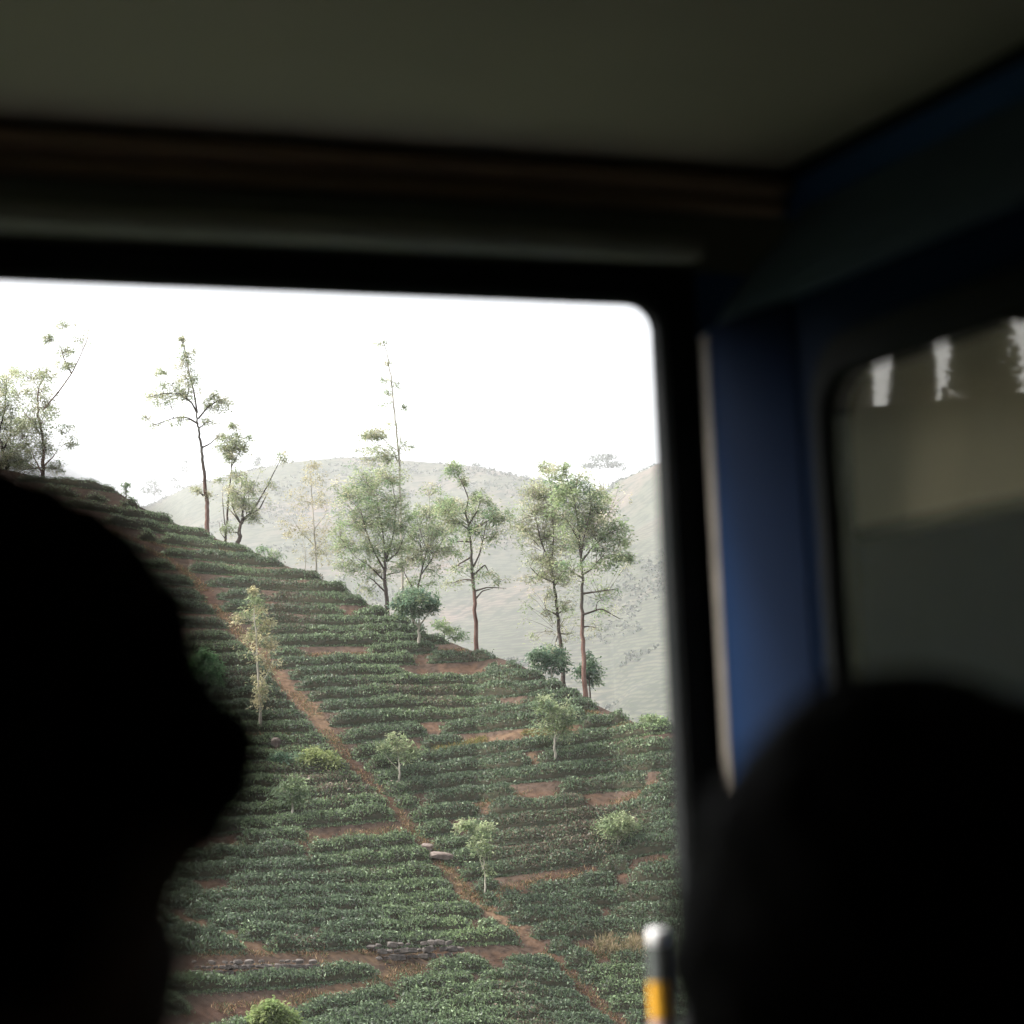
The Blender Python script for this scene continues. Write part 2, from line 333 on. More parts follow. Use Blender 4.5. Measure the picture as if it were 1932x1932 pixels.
fz = t.nodes.new('ShaderNodeMapRange'); fz.inputs[1].default_value = 300; fz.inputs[2].default_value = 420; t.links.new(ln.outputs['Value'], fz.inputs[0])
nearc, _ = noise_mix(t, (0.45, 0.45, 0.45), (1, 1, 1), 3.0, 6, 0.3, 0.55)
mu = t.nodes.new('ShaderNodeMix'); mu.data_type = 'RGBA'; mu.blend_type = 'MULTIPLY'; mu.inputs[0].default_value = 1; t.links.new(at.outputs[0], mu.inputs[6]); t.links.new(nearc, mu.inputs[7])
mf = t.nodes.new('ShaderNodeMix'); mf.data_type = 'RGBA'; t.links.new(fz.outputs[0], mf.inputs[0]); t.links.new(mu.outputs[2], mf.inputs[6]); t.links.new(mxs.outputs[2], mf.inputs[7])
t.links.new(mf.outputs[2], b.inputs['Base Color']); setp(b, Roughness=0.95); b.inputs['Specular IOR Level'].default_value = 0.05
bump(t, b, 5, 0.6, 0.1)
gme = np_mesh('ground', np.stack([xg, yg, zg], -1).reshape(-1, 3), GF, gcol, True)
tag(link_mesh('ground', gme, gm), kind='structure')

n = 30000; th_ = R(1) * rng.uniform(-14.5, 6.0, n); rf_ = rng.uniform(650, 2350, n); keep_ = vnoise(*from_polar(th_, rf_), 90, 71) + 0.6 * vnoise(*from_polar(th_, rf_), 25, 72) > 0.12
th_, rf_ = th_[keep_], rf_[keep_]; n = len(th_); xx_, yy_ = from_polar(th_, rf_); zz_ = height(th_, rf_); sz_ = rng.uniform(0.6, 1.9, n) ** 1.2
P_ = np.repeat(np.stack([xx_, yy_, zz_ + sz_ * 0.5], -1), 9, 0) + rng.normal(0, 1, (9 * n, 3)) * np.repeat(sz_, 9)[:, None] * np.array([0.6, 0.6, 0.42])
d_ = unit(rng.normal(0, 1, (9 * n, 3))); b_ = unit(np.cross(d_, rng.normal(0, 1, (9 * n, 3)))); V_, F_ = leaves_np(P_, d_ * np.repeat(sz_, 9)[:, None] * 0.5, b_ * np.repeat(sz_, 9)[:, None] * 0.4)
tag(link_mesh('distant_scrub', np_mesh('distant_scrub', V_, F_, np.repeat(np.array([0.055, 0.068, 0.048]) * rng.uniform(0.6, 1.5, (9 * n, 1)), 4, 0)), M['leaf']), 'hazy scrub and tea bushes covering the far hills', 'scrub', None, 'stuff')

# ------------------------------------------------------------------ tea rows: one hedge row per height line, cut by the path
DZ = 0.66
def row_line(z, th):               # distance at which the hill reaches height z, per direction
    out = np.full(len(th), np.nan); rs = np.arange(66, 152, 0.5)
    H = height(np.repeat(th, len(rs)), np.tile(rs, len(th))).reshape(len(th), -1)
    cr = np.interp(th, cT, cR)
    for a in range(len(th)):
        k = np.nonzero((H[a, 1:] >= z) & (H[a, :-1] < z))[0]
        if len(k):
            k = k[0]; r = rs[k] + 0.5 * (z - H[a, k]) / (H[a, k + 1] - H[a, k])
            if r < cr[a] + 1.0: out[a] = r
    return out
def side_of_path(X, Y):            # >0 right of the path
    best = np.full(X.shape, 1e9); s = np.zeros(X.shape); poly = PATH[0]
    for i in range(len(poly) - 1):
        ax, ay = poly[i, :2]; bx, by = poly[i + 1, :2]; dx, dy = bx - ax, by - ay; L = dx * dx + dy * dy
        tt = np.clip(((X - ax) * dx + (Y - ay) * dy) / L, 0, 1); d = np.hypot(X - ax - tt * dx, Y - ay - tt * dy)
        m = d < best; best[m] = d[m]; s[m] = ((X - ax) * dy - (Y - ay) * dx)[m]
    return s
PS = -1 if side_of_path(np.array([from_polar(R(4), 105)[0]]), np.array([from_polar(R(4), 105)[1]]))[0] < 0 else 1
# each family of rows fans between guide lines read off the hill; (guide line, rows above it)
GR = [([(50, 895), (150, 905), (300, 930), (490, 960)], 0), ([(50, 985), (150, 1005), (300, 1030), (490, 1052), (700, 1062)], 4), ([(300, 1158), (500, 1160), (800, 1172), (950, 1176)], 4),
      ([(400, 1250), (535, 1244), (887, 1229), (1000, 1222)], 3), ([(500, 1348), (600, 1345), (800, 1338), (900, 1342), (1000, 1335), (1150, 1318), (1300, 1300)], 4),
      ([(600, 1446), (660, 1440), (789, 1417), (1023, 1388), (1184, 1366), (1320, 1350)], 3), ([(650, 1534), (804, 1522), (1060, 1503), (1253, 1486), (1320, 1480)], 4),
      ([(750, 1704), (830, 1697), (926, 1686), (1120, 1652), (1253, 1629), (1320, 1618)], 6), ([(850, 1746), (974, 1742), (1218, 1739), (1320, 1738)], 3), ([(950, 1800), (1150, 1797), (1320, 1796)], 2), ([(1000, 1945), (1320, 1930)], 5), ([(1000, 2030), (1320, 2010)], 2)]
GL = [([(50, 990), (400, 1040), (600, 1060)], 0), ([(50, 1275), (480, 1262), (640, 1258)], 8), ([(50, 1395), (450, 1387), (680, 1384)], 5), ([(50, 1535), (560, 1515), (760, 1498)], 5), ([(50, 1628), (380, 1607), (486, 1597), (760, 1568), (860, 1560)], 3),
      ([(50, 1700), (403, 1685), (682, 1671), (900, 1655)], 3), ([(50, 1802), (467, 1797), (652, 1790), (974, 1780), (1060, 1780)], 5), ([(50, 1845), (350, 1841), (696, 1832), (794, 1828), (974, 1820), (1120, 1838)], 0),
      ([(50, 1940), (350, 1916), (535, 1893), (700, 1852), (800, 1829), (974, 1821), (1120, 1839)], 2), ([(50, 2075), (400, 2000), (545, 1948), (700, 1903), (794, 1874), (974, 1856), (1130, 1885)], 1), ([(400, 2080), (700, 1985), (900, 1945), (1180, 1965)], 4), ([(400, 2160), (700, 2070), (1180, 2060)], 3)]
pxs = np.arange(-60, 1330, 7.0)
def line_y(pts): a = np.array(pts, float); return np.interp(pxs, a[:, 0], a[:, 1])
rows = []
_r2 = np.arange(60, 152, 0.25)
for s, G in ((1, GR), (-1, GL)):
    for gi in range(len(G) - 1, 0, -1):
        n = int(round(G[gi][1] * (1.28 if gi < 5 and s > 0 else 1.12 if gi < 3 else 0.95))); ya, yb = line_y(G[gi - 1][0]), line_y(G[gi][0])
        for q in range(n - 1, -1, -1):
            f_ = (q + 0.62) / n; ys = ya + (yb - ya) * f_
            th = np.zeros(len(pxs)); rr_ = np.full(len(pxs), np.nan)
            D = np.stack([ray(x, y) for x, y in zip(pxs, ys)]); th = np.arctan2(D @ r0, D @ f0); sl = D[:, 2] / np.hypot(D[:, 0], D[:, 1])
            H = height(np.repeat(th, len(_r2)), np.tile(_r2, len(th))).reshape(len(th), -1) - (CAM[2] + sl[:, None] * _r2[None, :])
            for a in range(len(pxs)):
                k = np.nonzero((H[a, 1:] >= 0) & (H[a, :-1] < 0))[0]
                if len(k) and _r2[k[0]] < np.interp(th[a], cT, cR) + 1.0: k = k[0]; rr_[a] = _r2[k] + 0.25 * (-H[a, k]) / (H[a, k + 1] - H[a, k])
            ok = ~np.isnan(rr_)
            if ok.sum() < 4: continue
            X, Y = from_polar(th, np.where(ok, rr_, 100)); m = ok & (side_of_path(X, Y) * PS * s > 0)
            idx = np.nonzero(m)[0]
            if len(idx) < 4: continue
            for part in np.split(idx, np.nonzero(np.diff(idx) > 1)[0] + 1):
                if len(part) >= 4: rows.append((0, s, th[part], rr_[part]))
TEA_A = np.array([0.098, 0.140, 0.082]); TEA_B = np.array([0.155, 0.215, 0.108]); TEA_D = np.array([0.070, 0.085, 0.060]); TEA_BR = np.array([0.13, 0.10, 0.07])
def ordinal(n):
    w = ['', 'first', 'second', 'third', 'fourth', 'fifth', 'sixth', 'seventh', 'eighth', 'ninth', 'tenth', 'eleventh', 'twelfth', 'thirteenth', 'fourteenth', 'fifteenth', 'sixteenth', 'seventeenth', 'eighteenth', 'nineteenth']
    tens = {2: 'twenty', 3: 'thirty', 4: 'forty', 5: 'fifty', 6: 'sixty'}
    if n < 20: return w[n]
    t_, u_ = divmod(n, 10); return tens[t_] + ('-' + w[u_] if u_ else '') if u_ else tens[t_][:-1] + 'ieth'
count_side = {-1: 0, 1: 0}
HOT = []
for hp, hr_ in (((1175, 1868), 1.5), ((1225, 1385), 1.2), ((640, 1410), 0.6), ((900, 1770), 1.4), ((480, 1790), 1.0), ((455, 1085), 1.5)):
    a_, b_ = on_hill(*hp); hx_, hy_ = from_polar(a_, b_); HOT.append((float(hx_), float(hy_), hr_))
for kz, s, th, r in rows:
    X, Y = from_polar(th, r); seg = np.hypot(np.diff(X), np.diff(Y)); L = np.concatenate([[0], np.cumsum(seg)])
    # dense stations along the row
    n = max(4, int(L[-1] / 0.22)); ls = np.linspace(0, L[-1], n); x = np.interp(ls, L, X); y = np.interp(ls, L, Y); tt = np.interp(ls, L, th); rr = np.interp(ls, L, r)
    keep = (bare(x, y) < 0.03) & (vnoise(x, y, 1.1, 31) + 0.5 * vnoise(x, y, 4.0, 32) > -1.42)
    brown = np.clip(vnoise(x, y, 4.5, 33) * 1.3 - 0.45 + 0.3 * vnoise(x, y, 1.2, 35), 0, 1)
    lush = np.clip(vnoise(x, y, 6.0, 34) * 1.3 + 0.35, 0, 1)
    for hx_, hy_, hr_ in HOT: w_h = np.clip(1.4 - np.hypot(x - hx_, y - hy_) / hr_, 0, 1); lush = lush + 1.3 * w_h; brown = brown * (1 - w_h)
    fillh = (0.40 + 0.06 * np.clip(height(tt, rr) / 10, -0.6, 1) + 0.15 * vnoise(x, y, 0.8, 36) + 0.10 * vnoise(x, y, 3.3, 37)) * (1 - 0.25 * brown)
    A = Acc()
    # woody leafy body of the hedge
    runs = []; st = None
    for q in range(n):
        if keep[q] and st is None: st = q
        if (not keep[q] or q == n - 1) and st is not None:
            if q - st >= 3: runs.append((st, q))
            st = None
    if not runs: continue
    zz = height(tt, rr)
    prof = np.array([(-0.29, -0.1), (-0.32, 0.45), (-0.19, 0.85), (0.0, 0.95), (0.19, 0.9), (0.32, 0.6), (0.30, 0.0)])
    nl = 0; face_mat = []
    for a, e in runs:
        idx = np.arange(a, e); m = len(idx); k = len(prof)
        end = np.minimum(1, np.minimum(idx - a + 0.6, e - idx - 0.4) / 2.5)
        hh = fillh[idx] * end
        rad = np.stack([np.sin(tt[idx]) * r0[0] + np.cos(tt[idx]) * f0[0], np.sin(tt[idx]) * r0[1] + np.cos(tt[idx]) * f0[1], 0 * idx], -1)
        V = np.stack([x[idx], y[idx], zz[idx]], -1)[:, None, :] + rad[:, None, :] * prof[None, :, 0:1] * (0.92 + 0.16 * rng.random((m, 1, 1)))
        rq = rr[idx][:, None] + prof[None, :, 0]
        V[:, :, 2] = height(np.repeat(tt[idx], k), rq.ravel()).reshape(m, k) + prof[None, :, 1] * hh[:, None] * 0.86 + rng.normal(0, 0.02, (m, k))
        i_ = np.arange(m - 1)[:, None] * k; j_ = np.arange(k - 1)[None, :]
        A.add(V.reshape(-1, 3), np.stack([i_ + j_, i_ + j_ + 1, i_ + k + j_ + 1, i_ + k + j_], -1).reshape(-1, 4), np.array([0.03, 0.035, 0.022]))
        # leaves
        vis = np.degrees(tt[idx].mean()) > -9.6
        dens = 600
        w_ = np.where(np.degrees(tt[idx]) > -9.8, 1.0, 0.35) * np.where(np.degrees(tt[idx]) < 4.5, 1.0, 0.35)
        N = int(dens * 0.22 * w_.sum())
        pick = rng.choice(m, N, p=w_ / w_.sum()); q = idx[pick]
        u = rng.random(N) ** 0.75; off = (rng.random(N) - 0.53) * 0.74
        top = np.interp(off, prof[:, 0], prof[:, 1]) * (fillh[q] * end[pick])
        front = rng.random(N) < 0.38
        off = np.where(front, -0.34 + rng.normal(0, 0.035, N), off)
        hz = np.where(front, rng.random(N) * np.interp(-0.4, prof[:, 0], prof[:, 1]) * fillh[q] * end[pick], top)
        al = rng.normal(0, 0.13, N)
        tq = tt[q] + al / rr[q]; rq = rr[q] + off
        px_, py_ = from_polar(tq, rq); pz_ = height(tq, rq) + hz + rng.normal(0.02, 0.035, N)
        shoot = rng.random(N) < 0.45
        d = rng.normal(0, 1, (N, 3)); d[:, 2] = np.abs(d[:, 2]) * np.where(shoot, 2.6, 0.5) + np.where(shoot, 1.0, 0.0); d = unit(d)
        bb = unit(np.cross(d, rng.normal(0, 1, (N, 3))))
        ln_ = rng.uniform(0.045, 0.10, N)[:, None]
        face_mat.append(np.ones((m - 1) * (k - 1), dtype=np.int32)); face_mat.append(np.zeros(N, dtype=np.int32))
        V, F = leaves_np(np.stack([px_, py_, pz_], -1), d * ln_, bb * ln_ * rng.uniform(0.28, 0.5, N)[:, None])
        mixv = np.clip(lush[q] + rng.normal(0, 0.25, N), 0, 2.0)[:, None]; br_ = (rng.random(N) < brown[q] * 0.75)[:, None]
        c = TEA_A * (1 - mixv) + TEA_B * mixv; c = np.where(rng.random(N)[:, None] < 0.25, TEA_D, c)
        c = np.where(rng.random(N)[:, None] < 0.05, np.array([0.14, 0.19, 0.10]), c)
        c = np.where(br_, TEA_BR * rng.uniform(0.6, 1.3, N)[:, None], c) * rng.uniform(0.5, 1.4, N)[:, None]
        A.add(V, F, np.repeat(c, 4, 0)); nl += N
    if nl == 0: continue
    count_side[s] += 1
    tm = A.mesh('tea_row'); tm.materials.append(M['tea']); tm.materials.append(M['tea_wood']); tm.polygons.foreach_set('material_index', np.concatenate(face_mat)); o = link_mesh('tea_row', tm, None)
    tone = 'brownish' if brown[keep].mean() > 0.3 else ('bright green' if lush[keep].mean() > 0.6 else ('dark green' if lush[keep].mean() < 0.3 else 'mid green'))
    gaps = 'patchy' if keep.mean() < 0.75 else 'dense'
    tag(o, f"{gaps} {tone} tea hedge, {ordinal(count_side[s])} row up on the {'right' if s > 0 else 'left'} of the dirt path", 'tea hedge', 'clipped tea rows across the near hillside')
print('rows', count_side)

# dry grass and straw on the strips (uncountable ground cover)
def grass_patch(name, polys, count, cols, hgt_rng, label):
    P = []
    for pl, w, cnt in polys:
        seg = np.hypot(np.diff(pl[:, 0]), np.diff(pl[:, 1])); L = np.concatenate([[0], np.cumsum(seg)])
        l = rng.random(cnt) * L[-1]; x = np.interp(l, L, pl[:, 0]) + rng.normal(0, w * 0.5, cnt); y = np.interp(l, L, pl[:, 1]) + rng.normal(0, w * 0.5, cnt); P.append(np.stack([x, y], -1))
    P = np.concatenate(P); P = P[(vnoise(P[:, 0], P[:, 1], 1.3, 51) > -0.25)]; n = len(P)
    th = np.arctan2(P @ r0[:2], P @ f0[:2]); r = np.hypot(P[:, 0], P[:, 1]); z = height(th, r)
    d = rng.normal(0, 1, (n, 3)); d[:, 2] = np.abs(d[:, 2]) + 0.5; d = unit(d); ln_ = rng.uniform(*hgt_rng, n)[:, None]
    bb = unit(np.cross(d, rng.normal(0, 1, (n, 3))))
    V, F = leaves_np(np.stack([P[:, 0], P[:, 1], z], -1) + d * ln_ * 0.8, d * ln_, bb * 0.016)
    cc = np.array(cols)[rng.integers(0, len(cols), n)] * rng.uniform(0.6, 1.3, n)[:, None]
    tag(link_mesh(name, np_mesh(name, V, F, np.repeat(cc, 4, 0)), M['grass']), label, 'grass', None, 'stuff')
grass_patch('dry_grass', [(PATH[0], 0.5, 9500)] + [(pl, w * 0.8, int(2200 * w / 0.5)) for pl, w in STRIPS], 0, [(0.26, 0.16, 0.09), (0.15, 0.085, 0.05), (0.32, 0.23, 0.13), (0.11, 0.12, 0.055), (0.08, 0.10, 0.05)], (0.04, 0.13), 'dry red brown grass and clippings lying on the dirt path and bare strips')
tuft_poly = trace([(1130, 1790), (1165, 1796), (1215, 1800)], 0.5)
tuft_poly2 = trace([(1150, 1782), (1230, 1785)], 0.5)
grass_patch('straw_grass', [(tuft_poly[0], 0.35, 1500), (tuft_poly2[0], 0.35, 1200)], 0, [(0.42, 0.34, 0.22), (0.30, 0.23, 0.14), (0.2, 0.19, 0.1)], (0.15, 0.32), 'tall straw coloured grass tufts right of the foot of the dirt path')
verge = trace([(700, 1432), (800, 1418), (900, 1400), (1020, 1384), (1120, 1370)], 0.5)
grass_patch('yellow_grass', [(verge[0], 0.35, 4200)], 0, [(0.22, 0.20, 0.07), (0.28, 0.22, 0.09), (0.16, 0.17, 0.06)], (0.06, 0.15), 'short yellow green grass on the terrace edge halfway up the right slope')

# ------------------------------------------------------------------ stones
def stone_mesh(name, seed, sq=(1, 0.8, 0.6)):
    bm = bmesh.new(); bmesh.ops.create_icosphere(bm, subdivisions=2, radius=0.5)
    for v in bm.verts:
        k = 1 + 0.38 * noise.noise(v.co * 2.2 + Vector((seed * 3.1, 0, 0))) ; v.co = Vector((v.co.x * sq[0], v.co.y * sq[1], v.co.z * sq[2])) * k
        for a in range(3): v.co[a] = max(-0.36 * sq[a], min(0.36 * sq[a], v.co[a]))
    me = bpy.data.meshes.new(name); bm.to_mesh(me); bm.free(); return me
stones_me = [stone_mesh('stone', q, (1, 0.8, 0.62)) for q in range(5)]
for me in stones_me: me.materials.append(M['stone'])
def stone_wall(label, line, per, courses, size):
    pl, _ = trace(line, 1); root = empty('stone_wall', (pl[0, 0], pl[0, 1], hgt(*polar((pl[0, 0], pl[0, 1])))))
    tag(root, label, 'stone wall')
    seg = np.hypot(np.diff(pl[:, 0]), np.diff(pl[:, 1])); L = np.concatenate([[0], np.cumsum(seg)]); n = int(L[-1] / per)
    for c_ in range(courses):
        for q in range(n):
            if c_ == courses - 1 and random.random() < 0.35: continue
            l = (q + 0.5 * (c_ % 2) + random.uniform(-0.15, 0.15)) * per; x = np.interp(l, L, pl[:, 0]); y = np.interp(l, L, pl[:, 1])
            th, r = polar((x, y)); s_ = size * random.uniform(0.55, 1.45)
            o = bpy.data.objects.new('stone', stones_me[random.randrange(5)]); COL.objects.link(o); o.parent = root
            zz_ = hgt(th, r) + 0.06 + c_ * size * 0.62
            o.location = Vector((x, y, zz_)) + Vector((f0[0], f0[1], 0)) * (0.07 * c_ + random.uniform(-0.04, 0.04)) - root.location
            o.scale = (s_ * 1.15, s_, s_); o.rotation_euler = (random.uniform(-0.25, 0.25), random.uniform(-0.25, 0.25), -R(HEAD) + random.uniform(-0.5, 0.5))
stone_wall('low dry stone wall of grey rocks beside the red soil patch at the foot of the slope', [(715, 1812), (760, 1810), (820, 1806), (890, 1806)], 0.44, 3, 0.42)
stone_wall('low mossy stone wall with small dark rocks at bottom left beside the head', [(365, 1838), (430, 1838), (500, 1836), (610, 1836)], 0.33, 3, 0.30)
def rock(px, py, size, mat, label, sq=(1, 0.8, 0.62)):
    th, r = on_hill(px, py); X, Y = from_polar(th, r); me = stone_mesh('rock', random.random() * 50, sq)
    o = link_mesh('rock', me, mat); o.location = (X, Y, hgt(th, r) + size * 0.2); o.scale = (size,) * 3; o.rotation_euler = (0.2, 0.15, -R(HEAD) + random.uniform(-0.4, 0.4))
    tag(o, label, 'rock')
rock(806, 1606, 0.72, M['pale_stone'], 'pale grey boulder half sunk in the middle of the dirt path')
rock(833, 1622, 0.95, M['pale_stone'], 'long brown rock just below the pale boulder on the dirt path', (1.7, 0.7, 0.42))
rock(520, 1408, 0.75, M['pale_stone'], 'whitish upper rock in the tea left of the path', (0.8, 0.7, 1.0))
rock(533, 1422, 0.6, M['pale_stone'], 'whitish lower rock in the tea left of the path', (1.1, 0.7, 0.5))
rock(700, 1795, 0.5, M['stone'], 'single dark stone at left end of the grey rock wall')
rock(995, 1815, 0.5, M['pale_stone'], 'single pale stone lying where the level track meets the dirt path')

# ------------------------------------------------------------------ trees
def ribbon(acc, a, b_, ra, rb, sag=0.0, n=4, sides=4):
    a = np.array(a, float); b_ = np.array(b_, float); L = np.linalg.norm(b_ - a); tt = np.linspace(0, 1, n + 1)[:, None]
    w = rng.normal(0, 0.05 * L, (1, 3)); pts = a + (b_ - a) * tt + w * np.sin(tt * math.pi) + np.array([0, 0, 1]) * sag * L * np.sin(tt * math.pi)
    V, F = tube_np(pts, np.linspace(ra, rb, n + 1), sides); acc.add(V, F)
def make_tree(kind, label, cat, dist, trunk, tw, limbs, blobs, cols, bark='bark', group=None, leaf=(0.10, 0.026), fine=1.0, onhill=False, droop=0.2, thick=1.0, puffs=1.0, theta=None):
    """trunk / limbs: polylines in sight-line pixels at distance dist; blobs: (x, y, rx, ry, density)"""
    mpp = dist / FPX
    def pt(x, y, dd=0.0): return at_dist(x, y, dist + dd)
    base = pt(*trunk[0]); th, r = polar(base); gz = hgt(th, r)
    root = empty(kind, (float(base[0]), float(base[1]), gz)); tag(root, label, cat, group)
    A = Acc()
    tp = [pt(x, y, random.uniform(-0.3, 0.3)) for x, y in trunk]; tp[0] = np.array([base[0], base[1], min(base[2], gz) - 0.25])
    T = np.array(tp); ss = np.linspace(0, 1, len(T)); s2 = np.linspace(0, 1, 4 * len(T)); P = np.stack([np.interp(s2, ss, T[:, a]) for a in range(3)], -1)
    P[1:-1] = (P[:-2] + 2 * P[1:-1] + P[2:]) / 4; P[1:-1] += rng.normal(0, tw * mpp * 0.10, (len(P) - 2, 3))
    rad = tw * mpp * 0.5 * (1 - 0.7 * s2) ; rad[0] *= 1.5; rad[1] *= 1.2; V, F = tube_np(P, rad, 8); A.add(V, F)
    nodes = [(p, q) for p, q in zip(P[len(P) // 3:], rad[len(P) // 3:])]
    Bacc = Acc(); nb = 0
    for lim in limbs:
        lw = tw * 0.42; pts = [pt(lim[0][0], lim[0][1], 0)]; dd = 0
        for x, y in lim[1:]: dd += random.uniform(-0.6, 0.6) * math.hypot(x - lim[0][0], y - lim[0][1]) * mpp * 0.5; pts.append(pt(x, y, dd))
        T = np.array(pts); ss = np.linspace(0, 1, len(T)); s2 = np.linspace(0, 1, 5 * len(T)); P = np.stack([np.interp(s2, ss, T[:, a]) for a in range(3)], -1); P[1:-1] = (P[:-2] + 2 * P[1:-1] + P[2:]) / 4
        rad = lw * mpp * 0.5 * (1 - 0.75 * s2); V, F = tube_np(P, rad, 6); Bacc.add(V, F); nb += 1; nodes += [(p, q) for p, q in zip(P[2:], rad[2:])]
    NP = np.array([p for p, q in nodes]); NR = np.array([q for p, q in nodes])
    LV = Acc()
    for bl in blobs:
        x, y, rx, ry, dn = bl; c0 = pt(x, y, random.uniform(-0.7, 0.7) * rx * mpp); RX, RY = rx * mpp, ry * mpp
        dd = np.linalg.norm(NP - (c0 - np.array([0, 0, RY * 0.8])), axis=1) + np.where(NP[:, 2] > c0[2] + RY * .3, 3, 0); k = int(dd.argmin())
        ribbon(Bacc, NP[k], c0 - np.array([0, 0, RY * 0.35]), min(NR[k] * 0.7, 0.05 * thick), 0.012 * thick, 0.08, 5); nb += 1
        npf = max(4, int(dn * puffs * 1.1 * (8 + 20 * RX * max(RY, 0.25))))
        for _ in range(npf):
            v = unit(rng.normal(0, 1, 3)) * rng.random() ** 0.42 * 1.15; pc = c0 + r0 * v[0] * RX + f0 * v[1] * RX * 0.9 + np.array([0, 0, v[2] * RY])
            st = c0 - np.array([0, 0, RY * 0.35]) + (pc - c0) * 0.15
            ribbon(Bacc, st, pc, 0.012 * thick, 0.005, 0.06, 3, 3)
            nlf = int(rng.integers(26, 48) * fine); sg = random.uniform(0.16, 0.30) * min(1.0, 0.5 + RX * 0.5)
            q = rng.normal(0, 1, (nlf, 3)) * np.array([sg, sg, sg * 0.72]); q[:, 2] -= droop * (q[:, 0] ** 2 + q[:, 1] ** 2) / (sg + 0.01)
            d = unit(q * np.array([1, 1, 0.4]) + rng.normal(0, 0.12, (nlf, 3)) + np.array([0, 0, -droop * 0.3])); bb = unit(np.cross(d, rng.normal(0, 1, (nlf, 3)) + np.array([0, 0, 1.5])) + 1e-6)
            l_ = leaf[0] * rng.uniform(0.6, 1.35, nlf)[:, None]
            V, F = leaves_np(pc + q, d * l_, bb * leaf[1] * rng.uniform(0.7, 1.4, nlf)[:, None])
            base_c = np.array(cols[rng.integers(0, len(cols))]) * random.uniform(0.75, 1.25)
            LV.add(V, F, np.repeat(base_c * rng.uniform(0.7, 1.3, nlf)[:, None], 4, 0))
    link_mesh('trunk', A.mesh('trunk', True), M[bark], root)
    if nb: link_mesh('branches', Bacc.mesh('branches'), M['bark_dark' if bark == 'bark_red' else bark], root)
    if LV.n: link_mesh('crown', LV.mesh('crown'), M['leaf'], root)
    return root
OLIVE = [(0.36, 0.38, 0.23), (0.29, 0.33, 0.18), (0.42, 0.40, 0.27), (0.22, 0.27, 0.15)]
GREEN = [(0.21, 0.29, 0.14), (0.28, 0.35, 0.17), (0.15, 0.23, 0.12)]
YELL = [(0.38, 0.35, 0.20), (0.30, 0.29, 0.17), (0.42, 0.38, 0.24)]
DARKG = [(0.09, 0.15, 0.10), (0.12, 0.18, 0.11), (0.17, 0.23, 0.14)]
PALE = [(0.22, 0.27, 0.14), (0.16, 0.21, 0.11), (0.28, 0.31, 0.18)]
make_tree('tree', 'leafy tree at far left on the ridge with a long bare limb rising right', 'tree', 147, [(82, 908), (80, 880), (84, 850), (78, 810), (72, 770), (72, 740)], 8,
    [[(80, 775), (110, 740), (135, 705), (150, 675), (163, 645), (166, 632)], [(135, 705), (120, 675), (115, 655)], [(82, 880), (100, 862), (108, 850)], [(76, 820), (55, 790), (40, 770)], [(78, 890), (65, 865), (55, 840)]],
    [(70, 790, 38, 30, .9), (85, 760, 28, 22, .7), (45, 820, 38, 30, .9), (82, 840, 30, 26, .8), (60, 710, 36, 18, .6), (85, 705, 26, 15, .5), (125, 660, 20, 10, .7), (122, 688, 16, 7, .7), (118, 612, 20, 6, .5), (92, 640, 11, 8, .6), (160, 636, 18, 14, .35), (75, 735, 30, 15, .6), (128, 815, 16, 14, .5), (135, 835, 9, 7, .5), (105, 882, 18, 12, .7), (55, 880, 22, 16, .6), (35, 740, 20, 16, .5)], OLIVE, 'bark', puffs=1.7)
make_tree('tree', 'dense olive tree cut by the left edge of the window view', 'tree', 149, [(12, 912), (14, 880), (4, 850), (-3, 825), (-8, 780)], 10, [[(6, 850), (20, 820), (22, 780)], [(-3, 820), (10, 770), (12, 720)]],
    [(10, 720, 24, 24, .8), (18, 760, 30, 26, .9), (5, 800, 36, 30, .9), (22, 850, 34, 28, 1), (0, 870, 34, 24, 1), (40, 870, 26, 20, .8), (30, 700, 12, 10, .5), (-30, 760, 36, 40, .9)], OLIVE, 'bark_dark', puffs=1.5)
make_tree('tall_tree', 'tall lone tree with crooked reddish trunk and airy crown on the left ridge', 'tree', 139, [(390, 1012), (391, 975), (391, 945), (386, 915), (384, 880), (380, 845), (376, 815), (371, 797), (372, 775)], 9,
    [[(372, 780), (362, 760), (340, 743), (310, 742), (278, 750)], [(372, 778), (366, 740), (356, 700), (350, 665), (344, 632)], [(374, 790), (392, 768), (412, 755), (432, 750)], [(374, 800), (355, 788), (330, 788), (285, 804)], [(380, 845), (395, 838), (413, 823)], [(384, 935), (372, 925)]],
    [(344, 645, 6, 14, .7), (354, 668, 14, 14, .7), (350, 690, 16, 14, .7), (366, 712, 20, 14, .7), (355, 735, 22, 14, .6), (322, 722, 22, 11, .75), (300, 702, 14, 6, .5), (288, 746, 22, 8, .8), (335, 742, 20, 9, .7), (312, 760, 26, 8, .4), (395, 765, 14, 10, .6), (420, 758, 18, 10, 1.), (405, 745, 12, 8, .6), (300, 800, 26, 7, .45), (340, 792, 20, 7, .4), (398, 792, 18, 8, .4), (412, 822, 8, 6, .4), (372, 923, 6, 6, .6), (392, 935, 8, 8, .4), (276, 785, 8, 4, .3), (355, 700, 40, 60, .12), (330, 765, 55, 35, .1), (408, 770, 30, 30, .2)], OLIVE, 'bark_red', fine=.9, puffs=1.4)
